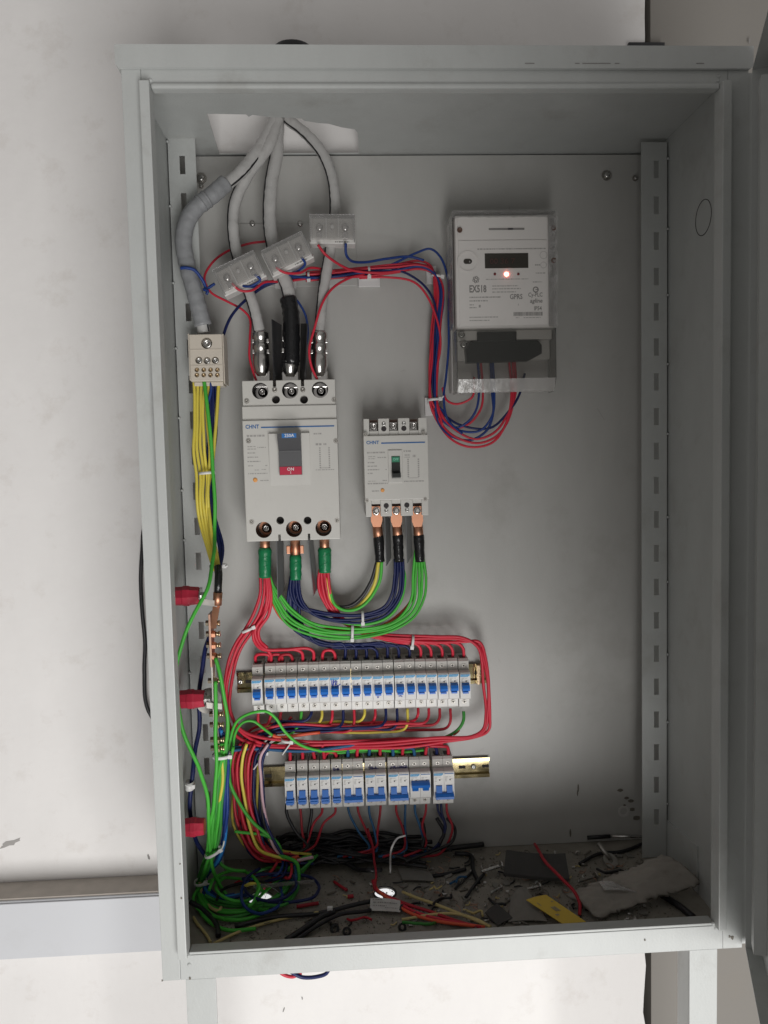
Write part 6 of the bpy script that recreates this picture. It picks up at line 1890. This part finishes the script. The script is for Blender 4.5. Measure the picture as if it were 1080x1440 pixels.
screw(690, 1256, 704, 1248, .008, .0024, 'short screw lying among the debris left of the rubber pad', 'steel')
screw(812, 1240, 838, 1232, .010, .003, 'screw lying right of the rubber pad', 'steel_dull')
c = F(858, 1213, .008)
t = thing('anchor_bolt', 'dull anchor bolt with round washer lying behind the foam sheet', 'bolt', c)
wpart(t, 'washer', MB().ring(c + Vector((0, 0, .003)), (0.2, -0.6, 0.8), 0.013, 0.004, 0.002), 'steel_dull')
wpart(t, 'shank', MB().cyl(c + Vector((0, 0, .006)), c + Vector((-0.014, 0.02, .024)), 0.0042, n=10), 'steel_dull')
t = thing('rod', 'thin silver and black rod lying along the back edge of the floor', 'rod', F(865, 1182, .012))
wpart(t, 'black_grip', MB().cyl(F(826, 1178, .014), F(858, 1176, .016), 0.0036, n=10), 'w_black')
wpart(t, 'shaft', MB().cyl(F(858, 1176, .016), F(907, 1177, .016), 0.0024, n=10), 'steel')
solo('zip_tail', MB().tube(spline([F(549, 1227, .015), F(549, 1207, .045), P(551, 1192, .12), P(559, 1179, .10), P(570, 1175, .09)]), .0016, 6), 'tie_white', 'loose white tie tail sticking up from the black heap', 'cable tie')
solo('white_clip', MB().box(F(464, 1277, .02).x - .004, F(464, 1277, .02).x + .004, F(464, 1277, .02).y - .003, F(464, 1277, .02).y + .003, .014, .022, .001), 'tie_white', 'small white clip on the black cables at the front', 'clip')
solo('red_offcut', MB().tube(spline([F(417, 1275, .006), F(435, 1272, .006), F(448, 1270, .006)]), .0028, 8), 'w_red_dark', 'short straight dark red offcut on the floor behind the yellow wire', 'wire offcut')
solo('red_offcut', MB().tube(spline([F(470, 1240, .006), F(480, 1247, .007), F(488, 1252, .006)]), .0024, 8), 'w_red_dark', 'short dark red offcut left of the floor hole', 'wire offcut')
solo('red_offcut', MB().tube(spline([F(489, 1261, .006), F(497, 1260, .006)]), .0030, 8), 'w_red_dark', 'tiny red offcut just left of the white tag', 'wire offcut')
solo('yellow_offcut', MB().tube(spline([F(340, 1249, .02), F(352, 1243, .03), F(366, 1244, .028)]), .0026, 8), 'w_yellow', 'short yellow wire piece among the green floor loops', 'wire offcut')
# conduit pieces and nuts by the front
for k, (px, py, r) in enumerate(((487, 1310, .0065), (565, 1304, .006), (470, 1306, .007))):
    c = F(px, py, .004)
    solo('cable_clip', MB().ring(c, (0.3, -1, 0.6), r, r * .55, .005, 12), 'w_black', ['small black ring clip, middle of three by the front sill', 'small black ring clip right of the white tag by the front sill', 'small black ring clip, leftmost by the front sill'][k], 'clip')
# scattered offcuts, chips and crumbs: small loose pieces, each its own
meshes = {}
rr = random.Random(77)
kinds = []
for k in range(10):
    L = rr.uniform(.006, .020)
    if k < 6:
        pts = [Vector((0, 0, 0)), Vector((L * .5, rr.uniform(-.005, .005), rr.uniform(0, .003))), Vector((L, rr.uniform(-.006, .006), rr.uniform(0, .002)))]
        me_ = MB().tube(spline(pts, 3), rr.uniform(.0008, .0018), 6)
    elif k < 8:                                  # curled shavings
        pts = [Vector((.005 * math.cos(a * .9) * (1 + a * .1), .005 * math.sin(a * .9), .0012 * a)) for a in range(7)]
        me_ = MB().tube(spline(pts, 3), .0007, 5)
    else:                                        # flakes of plaster and board
        me_ = MB().prism([(L * .5 * math.cos(a) * rr.uniform(.5, 1), L * .45 * math.sin(a) * rr.uniform(.5, 1)) for a in (0, 1, 2, 3, 4, 5)], 2, 0, .0016)
    kinds.append((me_.mesh('offcut', ['w_black', 'crumb', 'steel', 'w_tan', 'grey_card', 'steel_dull', 'copper_dull', 'crumb', 'card_white', 'grey_card'][k]), ['black', 'brown', 'bright metal', 'dusty yellow', 'grey', 'dull metal', 'curled copper', 'curled brown', 'pale flaky', 'grey flaky'][k]))
spots = [(x, y) for x in range(575, 905, 12) for y in range(1206, 1300, 13)] + [(x, y) for x in range(380, 575, 28) for y in range(1240, 1312, 20)]
rr.shuffle(spots)
for k, (x, y) in enumerate(spots[:235]):
    me, cn = kinds[k % 10]
    p = F(x + rr.uniform(-8, 8), y + rr.uniform(-5, 5), .0035)
    if p.y > YP - 0.01: continue
    where = 'left half' if x < 575 else 'right half'
    o = link('wire_offcut', me)
    o.location = p
    o.rotation_euler = (0, rr.uniform(-.3, .1), rr.uniform(0, 6.28))
    tag(o, 'tiny %s offcut scattered on the %s of the cabinet floor' % (cn, where), 'wire offcut', '%s offcuts on the %s' % (cn, where))
crumb = MB()
for k in range(5200):
    px, py = rr.uniform(300, 960), rr.uniform(1195, 1325)
    p = F(px, py, .0022)
    if p.y > YP - .004 or p.y < 0.025 or p.x < 0.06 or p.x > 0.78: continue
    s_ = rr.uniform(.0005, .0010) if rr.random() < .8 else rr.uniform(.001, .0026)
    q = Matrix.Rotation(rr.uniform(0, 3), 3, 'Z')
    crumb.add([p + q @ Vector((s_ * a, s_ * b * rr.uniform(.5, 1), 0)) for a, b in ((1, 0), (0, 1), (-1, 0), (0, -1))] + [p + Vector((0, 0, s_))], [(0, 1, 4), (1, 2, 4), (2, 3, 4), (3, 0, 4)])
o = link('grit', crumb.mesh('grit', 'crumb'))
tag(o, 'fine grit and dirt scattered over the cabinet floor', 'grit', kind='stuff')

# loose thin wires strewn over the front and middle of the floor
rl_ = random.Random(52)
lw = [('w_black', 'black', 470, 1300), ('w_red_dark', 'dark red', 505, 1292), ('w_black', 'black', 575, 1275), ('w_tan', 'dusty yellow', 610, 1250), ('w_black', 'black', 625, 1264), ('w_teal', 'teal', 645, 1238), ('w_black', 'black', 700, 1268), ('w_green_dark', 'dull green', 590, 1300), ('w_black', 'black', 770, 1232), ('w_tan', 'dusty yellow', 668, 1284), ('w_black', 'black', 860, 1224)]
for k, (m, cn, x, y) in enumerate(lw):
    a = rl_.uniform(-.9, .9)
    L = rl_.uniform(18, 42)
    pts = []
    for j in range(5):
        u = j / 4 - .5
        q = F(x + L * u * math.cos(a) + rl_.uniform(-4, 4), min(1306, y + L * .45 * u * math.sin(a) + rl_.uniform(-4, 4)), .005 + rl_.uniform(0, .010))
        pts.append(q)
    wire(pts, rl_.choice([.0014, .0018, .0022]), m, 'loose %s wire end on the floor, %s' % (cn, ['left of the paper tag', 'just in front of the paper tag', 'right of the paper tag', 'behind the slanting yellow wire', 'under the slanting yellow wire', 'left of the long screw', 'left of the grey scrap', 'against the front sill right of the tag', 'on the dark rubber pad', 'near the black triangular scrap', 'at the back left of the foam sheet'][k]), None)
# wires hanging out below the cabinet
wire([P(386, 1352, .20), P(394, 1366, .20), P(412, 1373, .20), P(424, 1368, .20)], .0026, 'w_red', 'red wire sagging out below the cabinet')
wire([P(408, 1366, .205), P(425, 1374, .205), P(445, 1373, .205), P(458, 1368, .205), P(466, 1352, .205)], .0028, 'w_navy', 'navy wire sagging out below the cabinet')
